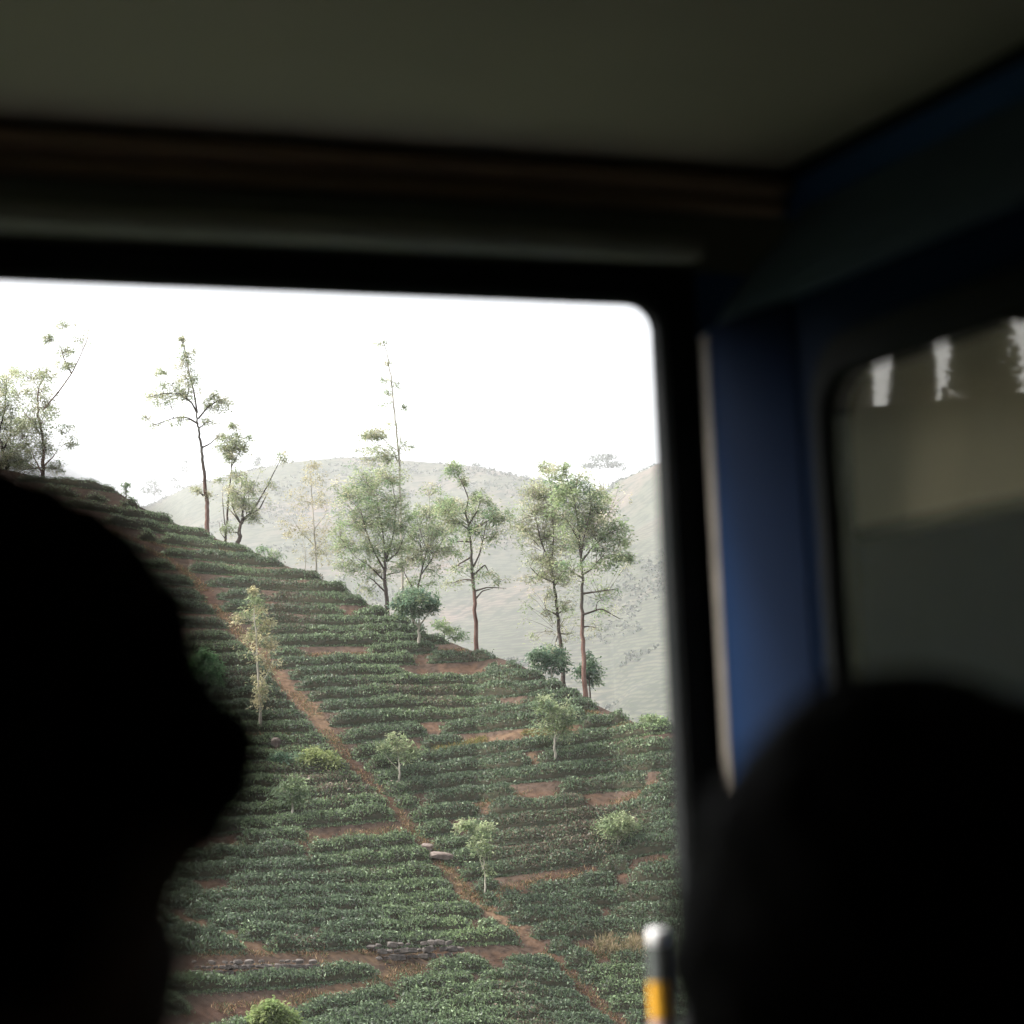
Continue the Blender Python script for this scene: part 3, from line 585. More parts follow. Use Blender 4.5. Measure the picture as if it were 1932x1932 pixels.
make_tree('slender_tree', 'slender double-stemmed tree just right of the tall lone tree', 'tree', 137, [(423, 1030), (428, 985), (432, 930), (436, 890), (438, 862)], 5, [[(424, 1015), (416, 1005), (414, 985)], [(424, 990), (420, 945), (421, 910)], [(437, 880), (450, 855), (470, 830)]],
    [(438, 828, 18, 14, .8), (425, 845, 16, 10, .9), (452, 842, 18, 12, .7), (437, 862, 16, 8, .8), (440, 806, 10, 9, .5), (472, 825, 8, 6, .3), (415, 905, 10, 8, .2), (440, 835, 34, 32, .2)], OLIVE, 'bark_dark', fine=1., puffs=1.7)
make_tree('forked_tree', 'short dark-trunked tree fanning into thin leaning branches above the ridge', 'tree', 136, [(449, 1036), (450, 1012), (455, 990), (458, 972)], 10, [[(455, 990), (440, 960), (433, 925)], [(457, 975), (461, 935), (466, 895)], [(457, 985), (478, 962), (500, 925), (515, 895), (532, 862)], [(456, 980), (490, 960), (505, 930)], [(456, 990), (445, 975), (432, 960)]],
    [(452, 925, 26, 18, .75), (465, 955, 22, 18, .55), (448, 895, 16, 12, .6), (478, 920, 22, 18, .35), (533, 860, 13, 8, .5), (510, 905, 16, 14, .25), (435, 1000, 14, 14, .5), (480, 975, 14, 9, .5), (442, 950, 18, 14, .5), (470, 930, 45, 50, .15)], OLIVE, 'bark_dark', fine=1., puffs=1.6)
make_tree('pale_tree', 'pale yellowish wispy tree with twin thin stems behind the ridge', 'tree', 150, [(597, 1086), (596, 1040), (592, 990), (588, 935), (586, 890)], 4, [[(577, 1082), (576, 1040), (566, 990)], [(592, 1000), (615, 970), (620, 930)], [(594, 1030), (565, 1000), (550, 975)], [(594, 1040), (620, 1010)]],
    [(585, 880, 18, 12, .7), (592, 905, 22, 16, .5), (568, 940, 26, 20, .45), (605, 945, 24, 22, .45), (558, 985, 26, 22, .45), (600, 1000, 34, 24, .55), (580, 1040, 34, 20, .4), (620, 1040, 24, 20, .45), (545, 1010, 14, 14, .3)], YELL, 'bark_pale', fine=.9)
make_tree('broad_tree', 'broad full-crowned green tree in the middle of the ridge', 'tree', 128, [(731, 1175), (730, 1130), (727, 1090), (727, 1060), (732, 1030)], 9, [[(728, 1080), (705, 1040), (690, 1000), (680, 960)], [(728, 1060), (742, 1010), (748, 960), (740, 910)], [(729, 1100), (700, 1070), (670, 1050)], [(730, 1060), (752, 1040), (765, 1005)], [(728, 1060), (722, 1000), (712, 950)], [(730, 1120), (705, 1095), (690, 1085)]],
    [(690, 905, 38, 22, 1), (735, 900, 34, 20, .9), (655, 935, 26, 20, .7), (700, 940, 38, 24, 1), (745, 945, 32, 22, .8), (670, 980, 38, 24, .9), (712, 985, 38, 24, 1), (752, 990, 30, 22, .8), (655, 1025, 36, 22, .7), (700, 1030, 36, 22, .8), (740, 1035, 34, 20, .7), (680, 1065, 38, 18, .6), (720, 1075, 30, 16, .5), (700, 1105, 34, 14, .35), (650, 1065, 22, 16, .5), (755, 1075, 22, 16, .4), (700, 965, 88, 90, .2), (640, 1000, 30, 40, .15)], OLIVE + GREEN, 'bark_dark', puffs=1.45)
make_tree('bare_tall_tree', 'very tall nearly bare whip-thin tree rising above all the others', 'tree', 140, [(760, 1130), (757, 1050), (756, 960), (753, 870), (748, 810), (742, 760), (737, 705), (731, 665), (722, 645)], 5, [[(753, 860), (756, 820), (762, 790), (765, 765)], [(750, 850), (735, 840), (722, 825), (708, 822)], [(742, 760), (730, 750)], [(750, 870), (740, 845)], [(738, 720), (760, 726)]],
    [(705, 816, 20, 7, 1.), (690, 822, 14, 6, .8), (718, 822, 14, 6, .7), (715, 850, 24, 14, .8), (735, 862, 22, 14, .8), (700, 866, 14, 8, .5), (718, 646, 14, 3, .22), (732, 684, 7, 3, .25), (728, 716, 12, 4, .15), (745, 726, 14, 3, .2), (733, 740, 8, 4, .15), (727, 765, 14, 4, .12), (745, 800, 26, 7, .08), (765, 835, 14, 10, .12), (765, 770, 6, 4, .2), (770, 850, 14, 10, .12), (680, 850, 12, 8, .1)], OLIVE, 'bark_pale', fine=.9, thick=.6, puffs=1.5)
make_tree('forking_tree', 'mid green tree with spreading fork beside the broad tree', 'tree', 131, [(780, 1190), (782, 1140), (790, 1100), (797, 1070)], 7, [[(794, 1085), (815, 1055), (835, 1020), (850, 990)], [(797, 1075), (795, 1040), (790, 1005)], [(785, 1120), (765, 1085), (755, 1060)], [(795, 1080), (805, 1040), (812, 1000)]],
    [(800, 970, 30, 18, .7), (835, 955, 24, 18, .7), (790, 1005, 34, 20, .8), (830, 1000, 30, 18, .8), (810, 1035, 34, 16, .7), (785, 1050, 30, 16, .6), (845, 1035, 22, 12, .5), (820, 1075, 26, 10, .3), (765, 1030, 20, 16, .5), (795, 1100, 30, 14, .4), (810, 930, 22, 16, .3), (805, 1010, 68, 80, .24)], OLIVE + GREEN, 'bark_dark', puffs=1.7)
make_tree('straight_tree', 'straight red-trunked tree standing alone at the step in the ridge', 'tree', 122.5, [(900, 1236), (898, 1190), (896, 1140), (892, 1090), (890, 1050), (886, 1010), (884, 985)], 9,
    [[(885, 990), (878, 970), (884, 940), (872, 910), (860, 890)], [(893, 1070), (905, 1045), (912, 1015), (918, 985)], [(884, 990), (900, 965), (908, 945)], [(886, 1000), (865, 985), (845, 975)], [(893, 1085), (915, 1065), (925, 1085)], [(896, 1115), (920, 1108), (955, 1110)], [(891, 1050), (870, 1062), (850, 1075)], [(897, 1130), (910, 1115), (930, 1110)], [(887, 1000), (915, 985), (940, 975)]],
    [(858, 885, 15, 13, 1.), (872, 905, 10, 8, .5), (905, 938, 24, 14, .8), (846, 958, 28, 20, 1), (862, 985, 22, 14, .7), (888, 965, 20, 12, .5), (925, 965, 28, 16, .8), (950, 978, 20, 14, .7), (900, 1000, 28, 12, .6), (855, 1020, 24, 10, .35), (930, 1010, 26, 14, .5), (925, 1082, 20, 6, .35), (875, 1068, 22, 8, .3), (855, 1098, 16, 6, .25), (945, 1095, 16, 5, .25), (895, 975, 70, 58, .2), (895, 1070, 55, 60, .1)], GREEN + OLIVE, 'bark_red', puffs=1.5)
make_tree('grey_trunk_tree', 'tree with grey leaning trunk and drooping crown, left of the right pair', 'tree', 119, [(1064, 1296), (1060, 1240), (1054, 1180), (1048, 1125), (1044, 1090), (1035, 1050)], 9, [[(1046, 1105), (1065, 1080), (1075, 1060)], [(1040, 1070), (1020, 1020), (1010, 970)], [(1040, 1070), (1045, 1010), (1040, 940)], [(1046, 1100), (1015, 1085), (1000, 1070)], [(1052, 1160), (1030, 1150), (1020, 1160)]],
    [(1035, 885, 22, 12, .7), (1005, 930, 28, 20, .8), (1040, 925, 32, 20, 1), (1010, 965, 34, 20, 1), (1050, 975, 34, 22, .9), (985, 995, 28, 14, .8), (1025, 1010, 34, 18, .9), (1055, 1030, 30, 16, .7), (1010, 1050, 34, 12, .8), (1045, 1065, 34, 12, .9), (1015, 1085, 28, 10, .8), (1062, 1090, 24, 12, .7), (1030, 1120, 20, 14, .3), (1062, 1145, 26, 16, .35), (1030, 1160, 16, 10, .3), (1075, 1190, 22, 22, .25), (1045, 1225, 20, 14, .3), (1025, 1000, 64, 100, .2), (1050, 1160, 55, 75, .14)], OLIVE + [(0.27, 0.25, 0.18)], 'bark_dark', puffs=1.45)
make_tree('red_trunk_tree', 'tall straight red-brown trunk tree with full crown nearest the pillar', 'tree', 116.5, [(1105, 1326), (1103, 1270), (1099, 1210), (1098, 1150), (1099, 1095), (1096, 1050), (1093, 1010)], 10,
    [[(1095, 1040), (1090, 980), (1080, 930), (1065, 890)], [(1097, 1060), (1120, 1030), (1150, 1005), (1180, 995)], [(1098, 1085), (1115, 1075), (1140, 1045)], [(1096, 1050), (1105, 1000), (1115, 960)], [(1098, 1090), (1080, 1080), (1062, 1078)], [(1099, 1160), (1135, 1148), (1170, 1168)], [(1100, 1120), (1135, 1115), (1160, 1112)], [(1093, 1020), (1075, 990), (1060, 970)]],
    [(1062, 885, 18, 12, .7), (1090, 905, 34, 18, 1), (1060, 925, 30, 18, .8), (1120, 930, 32, 20, 1), (1085, 950, 38, 22, 1), (1130, 965, 32, 20, 1), (1085, 990, 36, 20, .8), (1150, 1000, 30, 20, 1.2), (1120, 1005, 32, 18, .8), (1170, 1020, 22, 12, .8), (1095, 1030, 34, 12, .6), (1135, 1040, 30, 12, .6), (1165, 1055, 26, 10, 1.), (1185, 1050, 10, 6, .8), (1080, 1070, 30, 12, .6), (1125, 1070, 24, 10, .4), (1145, 1112, 26, 5, .35), (1150, 1152, 30, 6, .3), (1125, 1180, 22, 12, .25), (1040, 900, 20, 14, .5), (1110, 985, 30, 16, .8), (1115, 985, 86, 92, .18), (1135, 1110, 65, 60, .1)], GREEN + OLIVE, 'bark_red', puffs=1.4)
# ridge-side small trees
make_tree('umbrella_tree', 'small dark green umbrella-shaped tree with forked pale trunk at ridge edge', 'tree', 121, [(791, 1222), (790, 1195), (791, 1178)], 8, [[(791, 1185), (775, 1165), (760, 1150)], [(791, 1182), (805, 1162), (818, 1145)], [(791, 1182), (790, 1155), (786, 1135)]],
    [(762, 1140, 22, 14, 1.6), (790, 1128, 30, 15, 2), (812, 1142, 18, 13, 1.6), (785, 1152, 28, 9, 1.2), (770, 1122, 20, 10, 1.2)], DARKG + PALE[:1], 'bark_pale', leaf=(0.10, 0.04), fine=1.2)
make_tree('shrub_tree', 'bushy dark green small tree at the base of the grey trunk', 'tree', 117.5, [(1042, 1296), (1041, 1275), (1040, 1262)], 6, [[(1040, 1270), (1025, 1250), (1012, 1240)], [(1040, 1268), (1055, 1245), (1062, 1230)]],
    [(1015, 1240, 20, 14, 1.5), (1040, 1230, 24, 15, 1.5), (1035, 1255, 28, 12, 1.2), (1060, 1250, 18, 14, 1.)], DARKG, 'bark_pale', leaf=(0.10, 0.04))
make_tree('round_shrub', 'round bluish green shrub behind the base of the red-brown trunk', 'shrub', 121, [(1112, 1300), (1112, 1270)], 5, [], [(1112, 1252, 18, 16, 1.6), (1118, 1275, 16, 14, 1.3), (1100, 1268, 14, 12, 1)], DARKG, 'bark_dark', leaf=(0.10, 0.04))
make_tree('low_shrub', 'low loose shrub on the ridge between umbrella tree and straight tree', 'shrub', 126, [(838, 1215), (838, 1195)], 4, [], [(828, 1180, 16, 9, 1), (850, 1188, 14, 7, .9), (866, 1200, 12, 7, .8)], GREEN, 'bark_dark')
make_tree('sapling', 'thin sapling on the skyline right of the dark head', 'sapling', 145, [(238, 945), (238, 925), (237, 912)], 3, [], [(238, 915, 7, 7, .7), (237, 930, 5, 8, .4)], GREEN, 'bark_dark', fine=.7)
make_tree('bush', 'small leafy bush on the ridge above the red bank', 'bush', 135, [(500, 1058), (500, 1045)], 3, [], [(495, 1038, 12, 7, .9), (515, 1046, 14, 8, .9)], GREEN, 'bark_dark', fine=.8)
# trees and shrubs out on the slope
def slope_tree(kind, label, cat, base, blobs, tw, cols, bark='bark_pale', limbs=(), top=None, leaf=(0.10, 0.035), fine=1., puffs=1.0, droop=.2):
    th, r = on_hill(*base); tx, ty = top or (blobs[0][0], blobs[0][1] + blobs[0][3] * 0.4)
    mid = ((base[0] + tx) / 2 + random.uniform(-3, 3), (base[1] + ty) / 2)
    return make_tree(kind, label, cat, r, [base, mid, (tx, ty)], tw, list(limbs), blobs, cols, bark, None, leaf, fine, puffs=puffs, droop=droop)
slope_tree('young_tree', 'pale yellow-green young tree, tallest on the slope, left of the path', 'tree', (492, 1380), [(480, 1140, 20, 20, 1.2), (470, 1165, 24, 20, 1.4), (498, 1172, 22, 20, 1.2), (485, 1200, 32, 20, 1.3), (510, 1215, 14, 16, .9), (480, 1230, 26, 12, .6), (510, 1255, 20, 14, .8), (495, 1290, 20, 16, .8), (488, 1318, 18, 18, 1.1), (478, 1115, 6, 14, .6)], 6, YELL + PALE[:1], limbs=[[(487, 1300), (505, 1270), (515, 1240)], [(485, 1250), (470, 1215)]], top=(480, 1150), puffs=0.5)
slope_tree('small_tree', 'small pale tree beside the path at mid slope, right of the red bend', 'tree', (752, 1474), [(750, 1405, 22, 16, .8), (728, 1412, 16, 9, .7), (775, 1415, 20, 10, .8), (755, 1425, 26, 10, .7), (748, 1390, 10, 12, .5)], 5, PALE, limbs=[[(751, 1450), (735, 1435), (725, 1420)], [(751, 1448), (770, 1430), (778, 1418)]], top=(751, 1425))
slope_tree('small_tree', 'round pale green small tree on the yellow grass terrace at right', 'tree', (1048, 1436), [(1045, 1335, 26, 18, 1.2), (1025, 1325, 18, 12, 1), (1065, 1345, 22, 18, 1.2), (1045, 1362, 34, 14, 1.1), (1050, 1380, 22, 9, .6)], 6, PALE + DARKG[2:], limbs=[[(1048, 1400), (1035, 1380)], [(1048, 1400), (1062, 1375)]], top=(1047, 1375))
slope_tree('small_tree', 'thin-stemmed light green tree just right of the path on the lower slope', 'tree', (915, 1692), [(893, 1562, 22, 10, .9), (875, 1558, 14, 8, .9), (915, 1562, 16, 9, .8), (905, 1585, 28, 12, .9), (905, 1605, 20, 10, .5), (920, 1640, 10, 14, .3)], 4, PALE, limbs=[[(912, 1640), (900, 1605), (885, 1580)], [(912, 1640), (918, 1600)]], top=(911, 1610))
slope_tree('small_tree', 'wide pale crowned small tree at the right edge of the lower slope', 'tree', (1168, 1612), [(1165, 1548, 24, 12, 1.3), (1142, 1552, 18, 8, 1.1), (1190, 1555, 18, 10, 1.1), (1168, 1566, 28, 9, 1.)], 4, PALE, limbs=[[(1168, 1590), (1155, 1570)], [(1168, 1590), (1182, 1568)]], top=(1167, 1568))
slope_tree('small_tree', 'small grey-stemmed tree standing in the tea at left, below the whitish rocks', 'tree', (552, 1548), [(552, 1478, 16, 12, 1), (535, 1490, 16, 9, .8), (566, 1492, 16, 10, .9), (550, 1505, 20, 9, .9)], 6, PALE[1:2] + DARKG[2:], top=(552, 1500))
slope_tree('bush', 'bright green bush rising beside the dark curly head', 'bush', (388, 1300), [(385, 1245, 24, 18, 2), (372, 1262, 20, 16, 2), (402, 1265, 18, 16, 2), (390, 1282, 24, 14, 1.5)], 4, [(0.10, 0.2, 0.09), (0.14, 0.24, 0.11)], fine=1.2)
slope_tree('bush', 'yellow-green bush at the bottom edge of the window view', 'bush', (516, 1975), [(515, 1900, 18, 12, 2), (495, 1920, 24, 14, 2), (538, 1920, 24, 14, 2), (516, 1940, 42, 18, 2)], 4, [(0.2, 0.27, 0.1), (0.26, 0.31, 0.13)], fine=1.3)
slope_tree('bush', 'low yellow-green bush left of the red bend in the path', 'bush', (605, 1452), [(600, 1425, 26, 9, 2), (618, 1432, 20, 9, 1.6), (580, 1432, 16, 8, 1.4)], 3, [(0.15, 0.19, 0.07), (0.2, 0.23, 0.09)], fine=1.2)
slope_tree('bush', 'low dark green bush just below the whitish rocks', 'bush', (545, 1448), [(545, 1435, 24, 9, 1.6), (528, 1430, 16, 9, 1.4)], 3, DARKG, fine=1.1)
slope_tree('bush', 'leafy bush on the crest at the right edge beside the pillar', 'bush', (1228, 1372), [(1225, 1358, 14, 7, 1.3), (1245, 1362, 14, 7, 1.2)], 3, PALE + GREEN, fine=1.)
# far faint trees on the hazy ridges
def far_tree(kind, label, x, yb, r, blobs, stems, tw=2.0):
    sc = r / 120.0
    mpp = r / FPX; base = at_dist(x, yb, r); th, rr_ = polar(base); gz = hgt(th, rr_); root = empty(kind, (base[0], base[1], gz)); tag(root, label, 'tree', 'faint trees far off on the hazy hills')
    A = Acc(); L_ = Acc()
    for st in stems:
        P = np.array([at_dist(px, py, r) for px, py in st]); P[0][2] = min(P[0][2], gz) - 1
        V, F = tube_np(P, np.linspace(tw * mpp * .5, tw * mpp * .2, len(P)), 5); A.add(V, F)
    for (bx, by, rx, ry, dn) in blobs:
        c0 = at_dist(bx, by, r); n = int(dn * rx * ry * 2.2) + 30
        v = unit(rng.normal(0, 1, (n, 3))) * (rng.random((n, 1)) ** .4); pc = c0 + r0 * v[:, :1] * rx * mpp + f0 * v[:, 1:2] * rx * mpp + np.array([0, 0, 1]) * v[:, 2:] * ry * mpp
        d = unit(rng.normal(0, 1, (n, 3))); bb = unit(np.cross(d, rng.normal(0, 1, (n, 3)))); l_ = rng.uniform(1.0, 2.2, n)[:, None] * mpp
        V, F = leaves_np(pc, d * l_, bb * l_ * .6); L_.add(V, F, np.repeat(np.array([0.05, 0.07, 0.04]) * rng.uniform(.7, 1.3, (n, 1)), 4, 0))
    link_mesh('trunk', A.mesh('trunk'), M['bark_dark'], root); link_mesh('crown', L_.mesh('crown'), M['leaf'], root)
far_tree('flat_top_tree', 'flat-topped grey tree on the saddle of the far hills', 1138, 930, 1900, [(1135, 864, 30, 8, 1.1), (1112, 878, 20, 6, 1.1), (1160, 876, 22, 7, 1.1), (1135, 878, 34, 7, .8), (1150, 862, 10, 8, .8), (1175, 885, 10, 5, .5)], [[(1140, 932), (1138, 900), (1130, 875)], [(1147, 932), (1148, 905), (1155, 880)], [(1139, 905), (1120, 882)], [(1134, 932), (1132, 900)]])
far_tree('distant_tree', 'faint hazy tree on the skyline between head and tall lone tree', 292, 950, 2290, [(290, 912, 18, 10, .7), (282, 925, 20, 8, .6), (300, 928, 16, 8, .5)], [[(292, 955), (292, 915)]])
far_tree('distant_tree', 'faintest thin tree with bare stem left of the tall lone tree', 352, 925, 2250, [(350, 885, 10, 6, .4), (352, 872, 8, 4, .3)], [[(352, 930), (352, 870)]], 1.2)
far_tree('distant_tree', 'small faint tree low on the far slope beside the thin bare stem', 330, 935, 2260, [(330, 905, 10, 8, .5), (335, 918, 12, 6, .5)], [[(330, 940), (330, 905)]], 1.2)
far_tree('distant_tree', 'small round hazy tree on the far hill behind the forked tree', 486, 888, 2200, [(486, 868, 9, 7, 1), (484, 876, 10, 5, .8)], [[(486, 893), (486, 868)]], 1.2)
far_tree('distant_tree', 'tiny round hazy tree on the far crest right of the middle', 898, 886, 2100, [(898, 877, 8, 6, 1.2)], [[(898, 890), (898, 878)]], 1.2)
far_tree('distant_tree', 'low wide hazy tree clump on the far crest near the middle', 790, 878, 2160, [(775, 875, 10, 4, 1), (800, 876, 9, 4, 1)], [[(790, 882), (790, 876)]], 1.2)
# trees added on the unseen left ridge, shaping sky gaps reflected in the carriage glass
MIR = [(-52.2, 2.3, 9, 'added bushy tree on the mirrored ridge, nearest the left edge of the partition glass'), (-54.1, 1.7, 10, 'narrow added tree on the mirrored ridge, second from the left edge of the partition glass'),
       (-55.95, 2.7, 10, 'widest added tree on the mirrored ridge, third from the left edge of the partition glass'), (-58.5, 3.7, 10, 'added bushy tree on the mirrored ridge, cut by the right edge of the photo')]
for thd, wd, Ht, lab in MIR:
    rr_ = 149.0; X, Y = from_polar(R(thd), rr_); gz = hgt(R(thd), rr_); root = empty('added_ridge_tree', (float(X), float(Y), gz))
    tag(root, lab, 'tree', 'ridge trees added for the glass reflection')
    A = Acc(); V, F = tube_np([(X, Y, gz - .3), (X, Y, gz + Ht * .8)], [.2, .05], 6); A.add(V, F); link_mesh('trunk', A.mesh('trunk'), M['bark_dark'], root)
    n = 12000; hh = rng.random(n); an = rng.random(n) * 6.283; rd = wd * (1 - .42 * hh) * rng.random(n) ** .5 * (1 + .12 * np.sin(an * 3 + hh * 9))
    pc = np.stack([X + np.cos(an) * rd, Y + np.sin(an) * rd, gz - .2 + hh * Ht], -1); d = unit(rng.normal(0, 1, (n, 3))); bb = unit(np.cross(d, rng.normal(0, 1, (n, 3))))
    V, F = leaves_np(pc, d * .22, bb * .1); L_ = Acc(); L_.add(V, F, np.repeat(np.array([0.27, 0.27, 0.18]) * rng.uniform(.7, 1.3, (n, 1)), 4, 0)); link_mesh('crown', L_.mesh('crown'), M['leaf'], root)

# ------------------------------------------------------------------ the train carriage
YW = 2.40                                   # inner face of the window wall
xr = at_wall(1239, 900, YW + 0.02)[0]; zt = at_wall(600, 557, YW + 0.02)[2]; zs = 0.93; xl = -0.35
XP = at_wall(1336, 900, YW - 0.03)[0] + 0.007       # partition face
ZC = at_wall(0, 240, YW)[2]; XH = 1.365     # ceiling height; upper header plane
def zt_at(y, x=0): return at_wall(x, y, YW)[2]
def rounded(x0, x1, z0, z1, r, k=8):
    P = []
    for cx, cz, a0 in ((x1 - r, z1 - r, 0), (x0 + r, z1 - r, 90), (x0 + r, z0 + r, 180), (x1 - r, z0 + r, 270)):
        for q in range(k + 1): a = R(a0 + 90 * q / k); P.append((cx + r * math.cos(a), cz + r * math.sin(a)))
    return P
def ring(name, inner, outer, mapping, d0, d1, mat, parent=None, lip=0.006):
    """frame between two closed outlines of equal length, from depth d0 (room side) to d1"""
    prof = [(1, d1), (1, d0 + lip), (0.9, d0), (0.15, d0), (0, d0 + lip), (0, d1)]     # outer -> inner
    n = len(inner); V = []; F = []
    for f_, d in prof:
        for a, b_ in zip(inner, outer): V.append(mapping(a[0] + (b_[0] - a[0]) * f_, a[1] + (b_[1] - a[1]) * f_, d))
    m = len(prof)
    for i_ in range(m):
        for j_ in range(n):
            i2 = (i_ + 1) % m; j2 = (j_ + 1) % n; F.append((i_ * n + j_, i_ * n + j2, i2 * n + j2, i2 * n + j_))
    me = bpy.data.meshes.new(name); me.from_pydata([tuple(v) for v in V], [], F); me.update()
    bm = bmesh.new(); bm.from_mesh(me); bmesh.ops.recalc_face_normals(bm, faces=bm.faces); bm.to_mesh(me); bm.free()
    return link_mesh(name, me, mat, parent)
car = empty('train_carriage', (0, 0, 0)); tag(car, 'dim train carriage interior with blue end partition, pale ceiling and black framed window', 'train carriage')
wm = lambda x, z, d: (x, YW + d, z)
zfr = zt_at(452)                            # top of the black frame
ring('window_frame', rounded(xl, xr, zs, zt, 0.032), rounded(xl - 0.07, XP + 0.0005, zs - 0.06, zfr, 0.004), wm, -0.012, 0.02, M['black'], car)
# wall pieces around the openings
XA, XB = -3.6, 3.2
box('wall_panel', (XA, YW + 0.0, zfr + 0.0), (XB, YW + 0.07, ZC + 0.2), M['panel'], car)
box('wall_panel', (XA, YW, 0.0), (XB, YW + 0.07, zs - 0.062), M['shell'], car)
box('wall_panel', (xl - 0.24, YW, zs - 0.06), (xl - 0.072, YW + 0.07, zfr - 0.002), M['shell'], car)
box('wall_panel', (XA, YW, zs - 0.06), (xl - 1.95, YW + 0.07, zfr - 0.002), M['shell'], car)
ring('window_frame', rounded(xl - 1.88, xl - 0.31, zs, zt, 0.032), rounded(xl - 1.948, xl - 0.242, zs - 0.06, zfr - 0.002, 0.004), wm, -0.012, 0.02, M['black'], car)
box('wall_panel', (XP + 0.001, YW, zs - 0.06), (1.78, YW + 0.07, zfr - 0.002), M['navy'], car)
box('wall_panel', (3.05, YW, zs - 0.06), (XB, YW + 0.07, zfr - 0.002), M['shell'], car)
box('window_sill', (xl - 0.07, YW - 0.14, zs - 0.09), (XP - 0.002, YW - 0.036, zs - 0.06), M['ledge'], car, 0.006)
# mouldings above the window: brown batten, recessed panel, grey ledge
X2 = XH - 0.003
box('batten', (XA, YW - 0.05, zt_at(296)), (X2, YW - 0.002, zt_at(258)), M['wood'], car, 0.009)
box('batten', (XA, YW - 0.028, zt_at(330)), (X2, YW - 0.002, zt_at(298)), M['wood'], car, 0.006)
box('curtain_rail', (XA, YW - 0.06, zt_at(448)), (XP - 0.005, YW - 0.0155, zt_at(402)), M['ledge'], car, 0.011)
box('ceiling_panel', (XA, -0.9, ZC), (XB, YW + 0.07, ZC + 0.06), M['ceiling'], car)
box('ceiling_batten', (XA, YW - 0.02, zt_at(250)), (X2, YW - 0.002, ZC - 0.001), M['black'], car)
box('floor_panel', (XA, -0.9, -0.06), (XB, YW + 0.07, 0.0), M['floor'], car)
# the far side of the carriage, behind the camera, with its own openings
box('wall_panel', (XA, -0.97, 0.0), (XB, -0.9, 0.9), M['shell'], car)
box('wall_panel', (XA, -0.97, 1.8), (XB, -0.9, ZC + 0.06), M['shell'], car)
for a, e in ((XA, -3.2), (-1.9, 1.6), (3.0, XB)): box('wall_post', (a, -0.97, 0.9), (e, -0.9, 1.8), M['shell'], car)
box('end_wall', (XA - 0.06, -0.97, 0.0), (XA, YW + 0.07, ZC + 0.06), M['shell'], car)
box('end_wall', (XB, -0.97, 0.0), (XB + 0.06, YW + 0.07, ZC + 0.06), M['panel'], car)
# the blue partition across the carriage
def side(px, py): p = at_side(px, py, XP); return p[1], p[2]
yl, _ = side(1566, 900); ztop = 0.5 * (side(1640, 690)[1] + side(1932, 592)[1]); ybot = 0.55
pm = lambda a, z, d: (XP - d, a, z)
part_t = 0.05
zlow = 0.9
inner = rounded(ybot, yl, zlow, ztop, 0.05); outer = rounded(ybot - 0.06, yl + 0.028, zlow - 0.05, ztop + 0.05, 0.08)
ring('partition_frame', inner, outer, lambda a, z, d: (XP + d, a, z), -0.006, 0.030, M['black'], car, 0.010)
# panel sheet with the opening left out
def sheet_with_hole(name, hole, y0, y1, z0, z1, x0, x1, mat):
    n = len(hole); V = []; F = []
    def outerp(p):
        cy, cz = (y0 + y1) / 2, (z0 + z1) / 2; hy, hz = (hole[0][0] + hole[n // 2][0]) / 2, (hole[0][1] + hole[n // 2][1]) / 2
        dy, dz = p[0] - hy, p[1] - hz; k = 1e9
        if dy > 1e-6: k = min(k, (y1 - hy) / dy)
        if dy < -1e-6: k = min(k, (y0 - hy) / dy)
        if dz > 1e-6: k = min(k, (z1 - hz) / dz)
        if dz < -1e-6: k = min(k, (z0 - hz) / dz)
        return hy + dy * k, hz + dz * k
    O = [outerp(p) for p in hole]; corners = [(y1, z1), (y0, z1), (y0, z0), (y1, z0)]
    for xx in (x0, x1):
        V += [(xx, a, z) for a, z in hole] + [(xx, a, z) for a, z in O] + [(xx, a, z) for a, z in corners]
    m = 2 * n + 4
    for s_ in (0, 1):
        for j_ in range(n): F.append((s_ * m + j_, s_ * m + (j_ + 1) % n, s_ * m + n + (j_ + 1) % n, s_ * m + n + j_))
        for ci, c_ in enumerate(corners):
            for j_ in range(n):
                a, b_ = O[j_], O[(j_ + 1) % n]
                if abs(a[0] - b_[0]) > 1e-6 and abs(a[1] - b_[1]) > 1e-6:
                    if abs((a[0] if abs(a[0] - c_[0]) < abs(b_[0] - c_[0]) else b_[0]) - c_[0]) < 1e-6 and abs((a[1] if abs(a[1] - c_[1]) < abs(b_[1] - c_[1]) else b_[1]) - c_[1]) < 1e-6:
                        F.append((s_ * m + n + j_, s_ * m + n + (j_ + 1) % n, s_ * m + 2 * n + ci))
    for j_ in range(n): F.append((j_, (j_ + 1) % n, m + (j_ + 1) % n, m + j_))
    me = bpy.data.meshes.new(name); me.from_pydata(V, [], F); me.update(); return link_mesh(name, me, mat, car)
zhead = side(1480, 572)[1]
sheet_with_hole('partition_panel', outer, -0.9, YW - 0.001, 0.0, zhead + 0.0005, XP + 0.002, XP + 0.035, M['blue'])
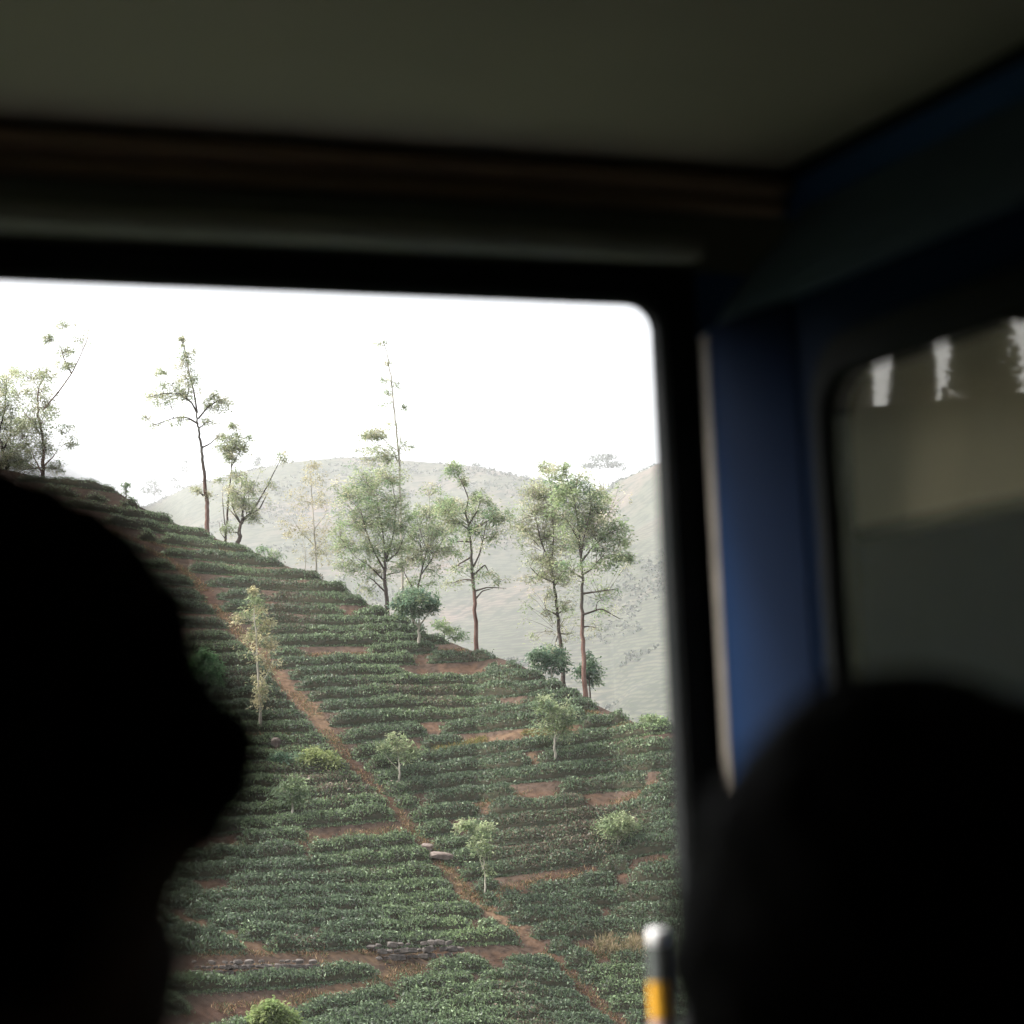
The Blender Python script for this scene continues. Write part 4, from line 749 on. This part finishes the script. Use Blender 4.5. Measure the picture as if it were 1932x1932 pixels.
# pilaster next to the window, upper coving, cream edge strip
y0p = side(1440, 1000)[0]; y1p = side(1362, 1000)[0]
def extrude_y(name, prof, y0, y1, mat):      # profile (x, z) carried along the partition
    n = len(prof); V = [(x, y0, z) for x, z in prof] + [(x, y1, z) for x, z in prof]
    me = bpy.data.meshes.new(name); me.from_pydata(V, [], [(q, (q + 1) % n, n + (q + 1) % n, n + q) for q in range(n)] + [tuple(range(n))[::-1], tuple(range(n, 2 * n))]); me.update(); return link_mesh(name, me, mat, car)
ya_ = side(1520, 1000)[0]; yb2 = YW - 0.042; nn = 22
prf = [(XP - 0.0015 - 0.018 * math.sin(math.pi * (q / nn) ** 0.7) ** 0.9, ya_ + (yb2 - ya_) * (1 - q / nn)) for q in range(nn + 1)]
V = [(x, y, 0.0) for x, y in prf] + [(x, y, zhead) for x, y in prf] + [(XP + 0.001, prf[0][1], zhead), (XP + 0.001, prf[-1][1], zhead)]
F = [(q, q + 1, nn + 2 + q, nn + 1 + q) for q in range(nn)] + [tuple([2 * nn + 2] + list(range(nn + 1, 2 * nn + 2)) + [2 * nn + 3])]
me = bpy.data.meshes.new('pilaster'); me.from_pydata(V, [], F); me.update(); me.polygons.foreach_set('use_smooth', np.array([True] * nn + [False])); link_mesh('pilaster', me, M['blue'], car)
box('edge_strip', (XP - 0.012, YW - 0.056, 0.0), (XP - 0.0075, YW - 0.037, zhead - 0.001), M['cream'], car, 0.002)
extrude_y('cove', [(XP - 0.004, zhead + 0.002), (XP + 0.012, zhead + 0.03), (XP + 0.05, zhead + 0.075), (XP + 0.095, zhead + 0.12), (XH, zhead + 0.165), (XH + 0.03, zhead + 0.165), (XH + 0.03, zhead - 0.02), (XP + 0.036, zhead - 0.02), (XP + 0.036, zhead + 0.001)], -0.9, YW - 0.061, M['cove'])
box('partition_header', (XH + 0.001, -0.9, zhead + 0.166), (XH + 0.03, YW - 0.001, ZC - 0.001), M['navy'], car)
box('ceiling_batten', (XH - 0.012, -0.9, ZC - 0.016), (XH - 0.001, YW - 0.022, ZC - 0.0011), M['black'], car, 0.004)
# glass pane, half-drawn pale blind behind it
gm2, t, b = mat_new('window_glass')
gl = t.nodes.new('ShaderNodeBsdfGlossy'); gl.inputs['Roughness'].default_value = 0.02; trn = t.nodes.new('ShaderNodeBsdfTransparent'); trn.inputs[0].default_value = (0.86, 0.84, 0.79, 1)
lw = t.nodes.new('ShaderNodeLayerWeight'); lw.inputs[0].default_value = 0.5
pw = t.nodes.new('ShaderNodeMath'); pw.operation = 'POWER'; pw.inputs[1].default_value = 3.6; t.links.new(lw.outputs['Facing'], pw.inputs[0])
fr = t.nodes.new('ShaderNodeMath'); fr.operation = 'MULTIPLY_ADD'; fr.inputs[1].default_value = 0.6; fr.inputs[2].default_value = 0.035; t.links.new(pw.outputs[0], fr.inputs[0]); mxg = t.nodes.new('ShaderNodeMixShader')
t.links.new(fr.outputs[0], mxg.inputs[0]); t.links.new(trn.outputs[0], mxg.inputs[1]); t.links.new(gl.outputs[0], mxg.inputs[2]); t.links.new(mxg.outputs[0], t.nodes['Material Output'].inputs[0])
box('glass_pane', (XP + 0.003, ybot + 0.001, zlow + 0.001), (XP + 0.006, yl - 0.001, ztop - 0.001), gm2, car)
def side2(px, py, X): p = at_side(px, py, X); return p[1], p[2]
XBL = XP + 0.075
yb_, zb_ = side2(1607, 1000, XBL)
M['blind'] = leaf_mat('blind_cloth', 0.5, 0.8, 0.1)
bt = M['blind'].node_tree; vc = [n_ for n_ in bt.nodes if n_.type == 'VERTEX_COLOR'][0]; cc_, _ = noise_mix(bt, (0.82, 0.76, 0.62), (0.72, 0.67, 0.55), 8, 4)
for l_ in list(bt.links):
    if l_.from_node == vc: bt.links.new(cc_, l_.to_socket)
bl = empty('window_blind', (XBL, 1.0, zb_)); tag(bl, 'pale olive blind half drawn down behind the partition glass', 'blind')
ys_ = np.linspace(0.5, yb_, 60); zs_ = np.linspace(zb_, ztop + 0.08, 24); gy, gz_ = np.meshgrid(ys_, zs_, indexing='ij')
gx = XBL + 0.003 * np.sin(gy * 55) + 0.002 * np.sin(gz_ * 23 + gy * 7); ii = np.arange(59)[:, None] * 24; jj = np.arange(23)[None, :]
link_mesh('blind_cloth', np_mesh('blind_cloth', np.stack([gx, gy, gz_], -1).reshape(-1, 3), np.stack([ii + jj, ii + jj + 1, ii + 25 + jj, ii + 24 + jj], -1).reshape(-1, 4), None, True), M['blind'], bl)
box('bottom_rail', (XBL - 0.006, 0.5, zb_ - 0.014), (XBL + 0.010, yb_, zb_ - 0.001), M['panel'], bl, 0.003)

# bottle on the window ledge beside the right-hand head
def lathe(name, prof, mat, parent, n=24, cx=0, cy=0, cz=0, a0=0, a1=360):
    V = []; F = []; full = (a1 - a0) >= 360; k = n if full else n + 1
    for r, z in prof:
        for q in range(k): a = R(a0 + (a1 - a0) * q / n); V.append((cx + r * math.cos(a), cy + r * math.sin(a), cz + z))
    for i_ in range(len(prof) - 1):
        for q in range(n):
            q2 = (q + 1) % k; F.append((i_ * k + q, i_ * k + q2, (i_ + 1) * k + q2, (i_ + 1) * k + q))
    me = bpy.data.meshes.new(name); me.from_pydata(V, [], F); me.update(); me.polygons.foreach_set('use_smooth', np.ones(len(F), dtype=bool)); return link_mesh(name, me, mat, parent)
bp_ = at_wall(1243, 1800, YW - 0.09); bx, by = bp_[0], bp_[1]; ztopb = at_wall(1248, 1748, YW - 0.09)[2]; zb0 = zs - 0.06
bz_ = lambda y: at_wall(1243, y + 5, YW - 0.09)[2]
bo = empty('bottle', (bx, by, zb0)); tag(bo, 'slim dark grey bottle with white cap and yellow label on the window ledge', 'bottle')
lathe('body', [(0.001, 0), (0.013, 0.001), (0.0135, 0.01), (0.0135, bz_(1800) - zb0), (0.0118, bz_(1778) - zb0)], M['grey_plastic'], bo, cx=bx, cy=by, cz=zb0)
lathe('cap', [(0.0121, bz_(1777) - zb0), (0.0127, bz_(1774) - zb0), (0.0127, bz_(1752) - zb0), (0.0105, bz_(1747) - zb0), (0.001, bz_(1746) - zb0)], M['white_cap'], bo, cx=bx, cy=by, cz=zb0)
lathe('label', [(0.0139, bz_(1916) - zb0), (0.0139, bz_(1846) - zb0)], M['yellow'], bo, n=14, cx=bx, cy=by, cz=zb0, a0=150, a1=290)
lathe('label', [(0.0139, bz_(1960) - zb0), (0.0139, bz_(1918) - zb0)], M['pink'], bo, n=14, cx=bx, cy=by, cz=zb0, a0=150, a1=290)

# ------------------------------------------------------------------ passengers and their seats
def blob_mesh(name, parts, mat, parent, res=4, disp=None, smooth=True):
    """one continuous surface: union of ellipsoids by voxel remesh"""
    bm = bmesh.new()
    for c_, s_, rot in parts:
        g = bmesh.ops.create_icosphere(bm, subdivisions=res, radius=1.0)
        m4 = Matrix.Translation(Vector(c_)) @ Matrix.Rotation(rot[2], 4, 'Z') @ Matrix.Rotation(rot[1], 4, 'Y') @ Matrix.Rotation(rot[0], 4, 'X') @ Matrix.Diagonal((*s_, 1))
        bmesh.ops.transform(bm, matrix=m4, verts=g['verts'])
    me = bpy.data.meshes.new(name); bm.to_mesh(me); bm.free()
    o = link_mesh(name, me, mat, parent)
    md = o.modifiers.new('r', 'REMESH'); md.mode = 'VOXEL'; md.voxel_size = 0.005; md.use_smooth_shade = True
    sm = o.modifiers.new('s', 'SMOOTH'); sm.factor = 0.6; sm.iterations = 6
    if disp:
        tx = bpy.data.textures.new(name + '_curl', 'CLOUDS'); tx.noise_scale = disp[0]; tx.noise_depth = 2
        dm = o.modifiers.new('d', 'DISPLACE'); dm.texture = tx; dm.strength = disp[1]; dm.mid_level = 0.5
    return o
def person(label, head, yaw, hair_parts, hair_disp, shirt, scale=1.0, curl_n=0):
    """head: centre of the skull; yaw: direction faced (0 = +X), seated upright with hands on the thighs"""
    hx, hy, hz = head; root = empty('person', (hx, hy, 0.45)); tag(root, label, 'person')
    cy, sy = math.cos(yaw), math.sin(yaw)
    def L(fx, lx, z): return (hx + cy * fx - sy * lx, hy + sy * fx + cy * lx, hz + z)
    rz = lambda a=0, b_=0: (0, a, yaw)
    body = [(L(0, 0, 0.005), (.096, .076, .105), rz()), (L(.035, 0, -.055), (.062, .055, .062), rz()), (L(.060, 0, -.088), (.026, .024, .022), rz()), (L(.090, 0, -.026), (.012, .013, .022), rz()),
            (L(.092, .0, -.062), (.013, .024, .009), rz()), (L(.085, .030, .006), (.014, .016, .010), rz()), (L(.085, -.030, .006), (.014, .016, .010), rz()),
            (L(-.005, .080, -.015), (.018, .009, .030), rz()), (L(-.005, -.080, -.015), (.018, .009, .030), rz()), (L(-.02, 0, -.13), (.055, .052, .085), rz())]
    blob_mesh('head', body, M['skin'], root)
    tor = [(L(-.02, 0, -.20), (.06, .07, .05), rz()), (L(-.03, 0, -.28), (.11, .19, .085), rz()), (L(-.03, .16, -.27), (.065, .07, .06), rz()), (L(-.03, -.16, -.27), (.065, .07, .06), rz()), (L(-.03, 0, -.40), (.115, .17, .16), rz()), (L(-.02, 0, -.56), (.11, .145, .15), rz()), (L(-.02, 0, -.70), (.13, .165, .10), rz())]
    for s_ in (1, -1):
        for k in range(7): tor.append((L(-.03 + .004 * k, s_ * (.185 + .006 * k), -.28 - .042 * k), (.048 - .0015 * k,) * 2 + (.05,), rz()))
    blob_mesh('shirt', tor, shirt, root, 3)
    for s_ in (1, -1):
        fa = []
        for k in range(9): fa.append((L(-.01 + .032 * k, s_ * (.225 - .011 * k), -.56 - .012 * k), (.037 - .0016 * k,) * 3, rz()))
        fa.append((L(.30, s_ * .125, -.665), (.045, .038, .017), rz()))
        for f_ in range(4):
            for k in range(3): fa.append((L(.335 + .021 * k - (abs(f_ - 1.3) * .006), s_ * (.10 + .019 * f_), -.668 - .006 * k), (.014, .0085, .0085), rz()))
        for k in range(3): fa.append((L(.30 + .016 * k, s_ * (.088 - .006 * k), -.672), (.013, .009, .009), rz()))
        blob_mesh('arm', fa, M['skin'], root, 2)
    leg = []
    for s_ in (1, -1):
        for k in range(10): leg.append((L(.0 + .046 * k, s_ * .105, -.735), (.082 - .0025 * k, .082 - .0025 * k, .075), rz()))
        for k in range(9): leg.append((L(.43, s_ * .105, -.76 - .045 * k), (.056 - .002 * k,) * 2 + (.05,), rz()))
    blob_mesh('trousers', leg, M['shirt'], root, 2)
    for s_ in (1, -1): blob_mesh('shoe', [(L(.46, s_ * .105, -1.16 * 1.0), (.10, .045, .035), rz()), (L(.41, s_ * .105, -1.14), (.05, .042, .05), rz())], M['black'], root, 2)
    blob_mesh('hair', [(L(*c_), s_, rz()) for c_, s_ in hair_parts], M['hair'], root, 4, hair_disp)
    return root, L
# left: near, in profile facing right, thick curly hair
DL = 0.56
hl = at_dist(-362, 1680, DL)
pl_, Lf = person('person with thick curly black hair seen close up at the left edge', (float(hl[0]), float(hl[1]), float(hl[2])), R(8),
    [((-.026, 0, .028), (.113, .098, .108)), ((.043, 0, .048), (.058, .080, .058)), ((.080, 0, .026), (.038, .062, .027)), ((-.07, 0, -.02), (.07, .09, .09))], (0.020, 0.020), M['shirt'])
# right: a little farther, seen from behind
DR = 1.0
hr = at_dist(1726, 1765, DR)
pr_, Lr = person('person with smooth dark hair seen from behind at the lower right', (float(hr[0]), float(hr[1]), float(hr[2])), R(62),
    [((-.012, 0, .020), (.112, .100, .100)), ((-.01, .035, -.02), (.09, .075, .10)), ((-.01, -.012, .085), (.055, .050, .030)), ((-.04, 0, -.07), (.06, .085, .07)), ((-.01, .050, -.008), (.080, .062, .068))], (0.03, 0.014), M['shirt'])
def bench(label, x, y, z, yaw, w=0.55):
    root = empty('bench_seat', (x, y, 0)); tag(root, label, 'seat', 'red brown carriage seats')
    def bx_(name, lo, hi, m, bev=0.02):
        o = box(name, lo, hi, m, None, bev); o.parent = root; return o
    bx_('seat', (-.22, -w / 2, z - .09), (.26, w / 2, z), M['seat']); bx_('backrest', (-.30, -w / 2, z), (-.225, w / 2, z + .40), M['seat'])
    for a in (-.18, .20):
        for b2 in (-w / 2 + .05, w / 2 - .05): bx_('leg', (a - .02, b2 - .02, 0), (a + .02, b2 + .02, z - .092), M['steel'], .004)
    root.rotation_euler = (0, 0, yaw); return root
bench('red brown seat under the curly haired person at left', float(hl[0]), float(hl[1]), float(hl[2]) - .80, R(8))
bench('red brown seat under the person seen from behind', float(hr[0]), float(hr[1]), float(hr[2]) - .80, R(62))
# reddish corner of a headrest beyond the right-hand head
q1 = at_dist(1960, 1380, 1.45); hb = empty('headrest', (float(q1[0]), float(q1[1]), 0)); tag(hb, 'reddish brown headrest corner beyond the right-hand head', 'headrest')
o = box('cushion', (-.05, -.14, float(q1[2]) - .25), (.05, .09, float(q1[2]) + .012), M['seat'], None, .025); o.parent = hb; 
o = box('post', (-.012, -.05, 0), (.012, -.026, float(q1[2]) - .2502), M['steel'], None, .004); o.parent = hb

# ------------------------------------------------------------------ haze over the whole valley
hm = bpy.data.materials.new('haze_air'); hm.use_nodes = True; t = hm.node_tree; t.nodes.clear()
pv = t.nodes.new('ShaderNodeVolumePrincipled'); pv.inputs['Color'].default_value = (0.97, 0.97, 0.98, 1); pv.inputs['Density'].default_value = 0.00015; pv.inputs['Anisotropy'].default_value = 0.2
mo = t.nodes.new('ShaderNodeOutputMaterial'); t.links.new(pv.outputs[0], mo.inputs['Volume'])
hz = box('haze', (-7100, -7100, float(zg.min()) - 6), (7100, 7100, float(zg.max()) + 60), hm); tag(hz, kind='stuff')
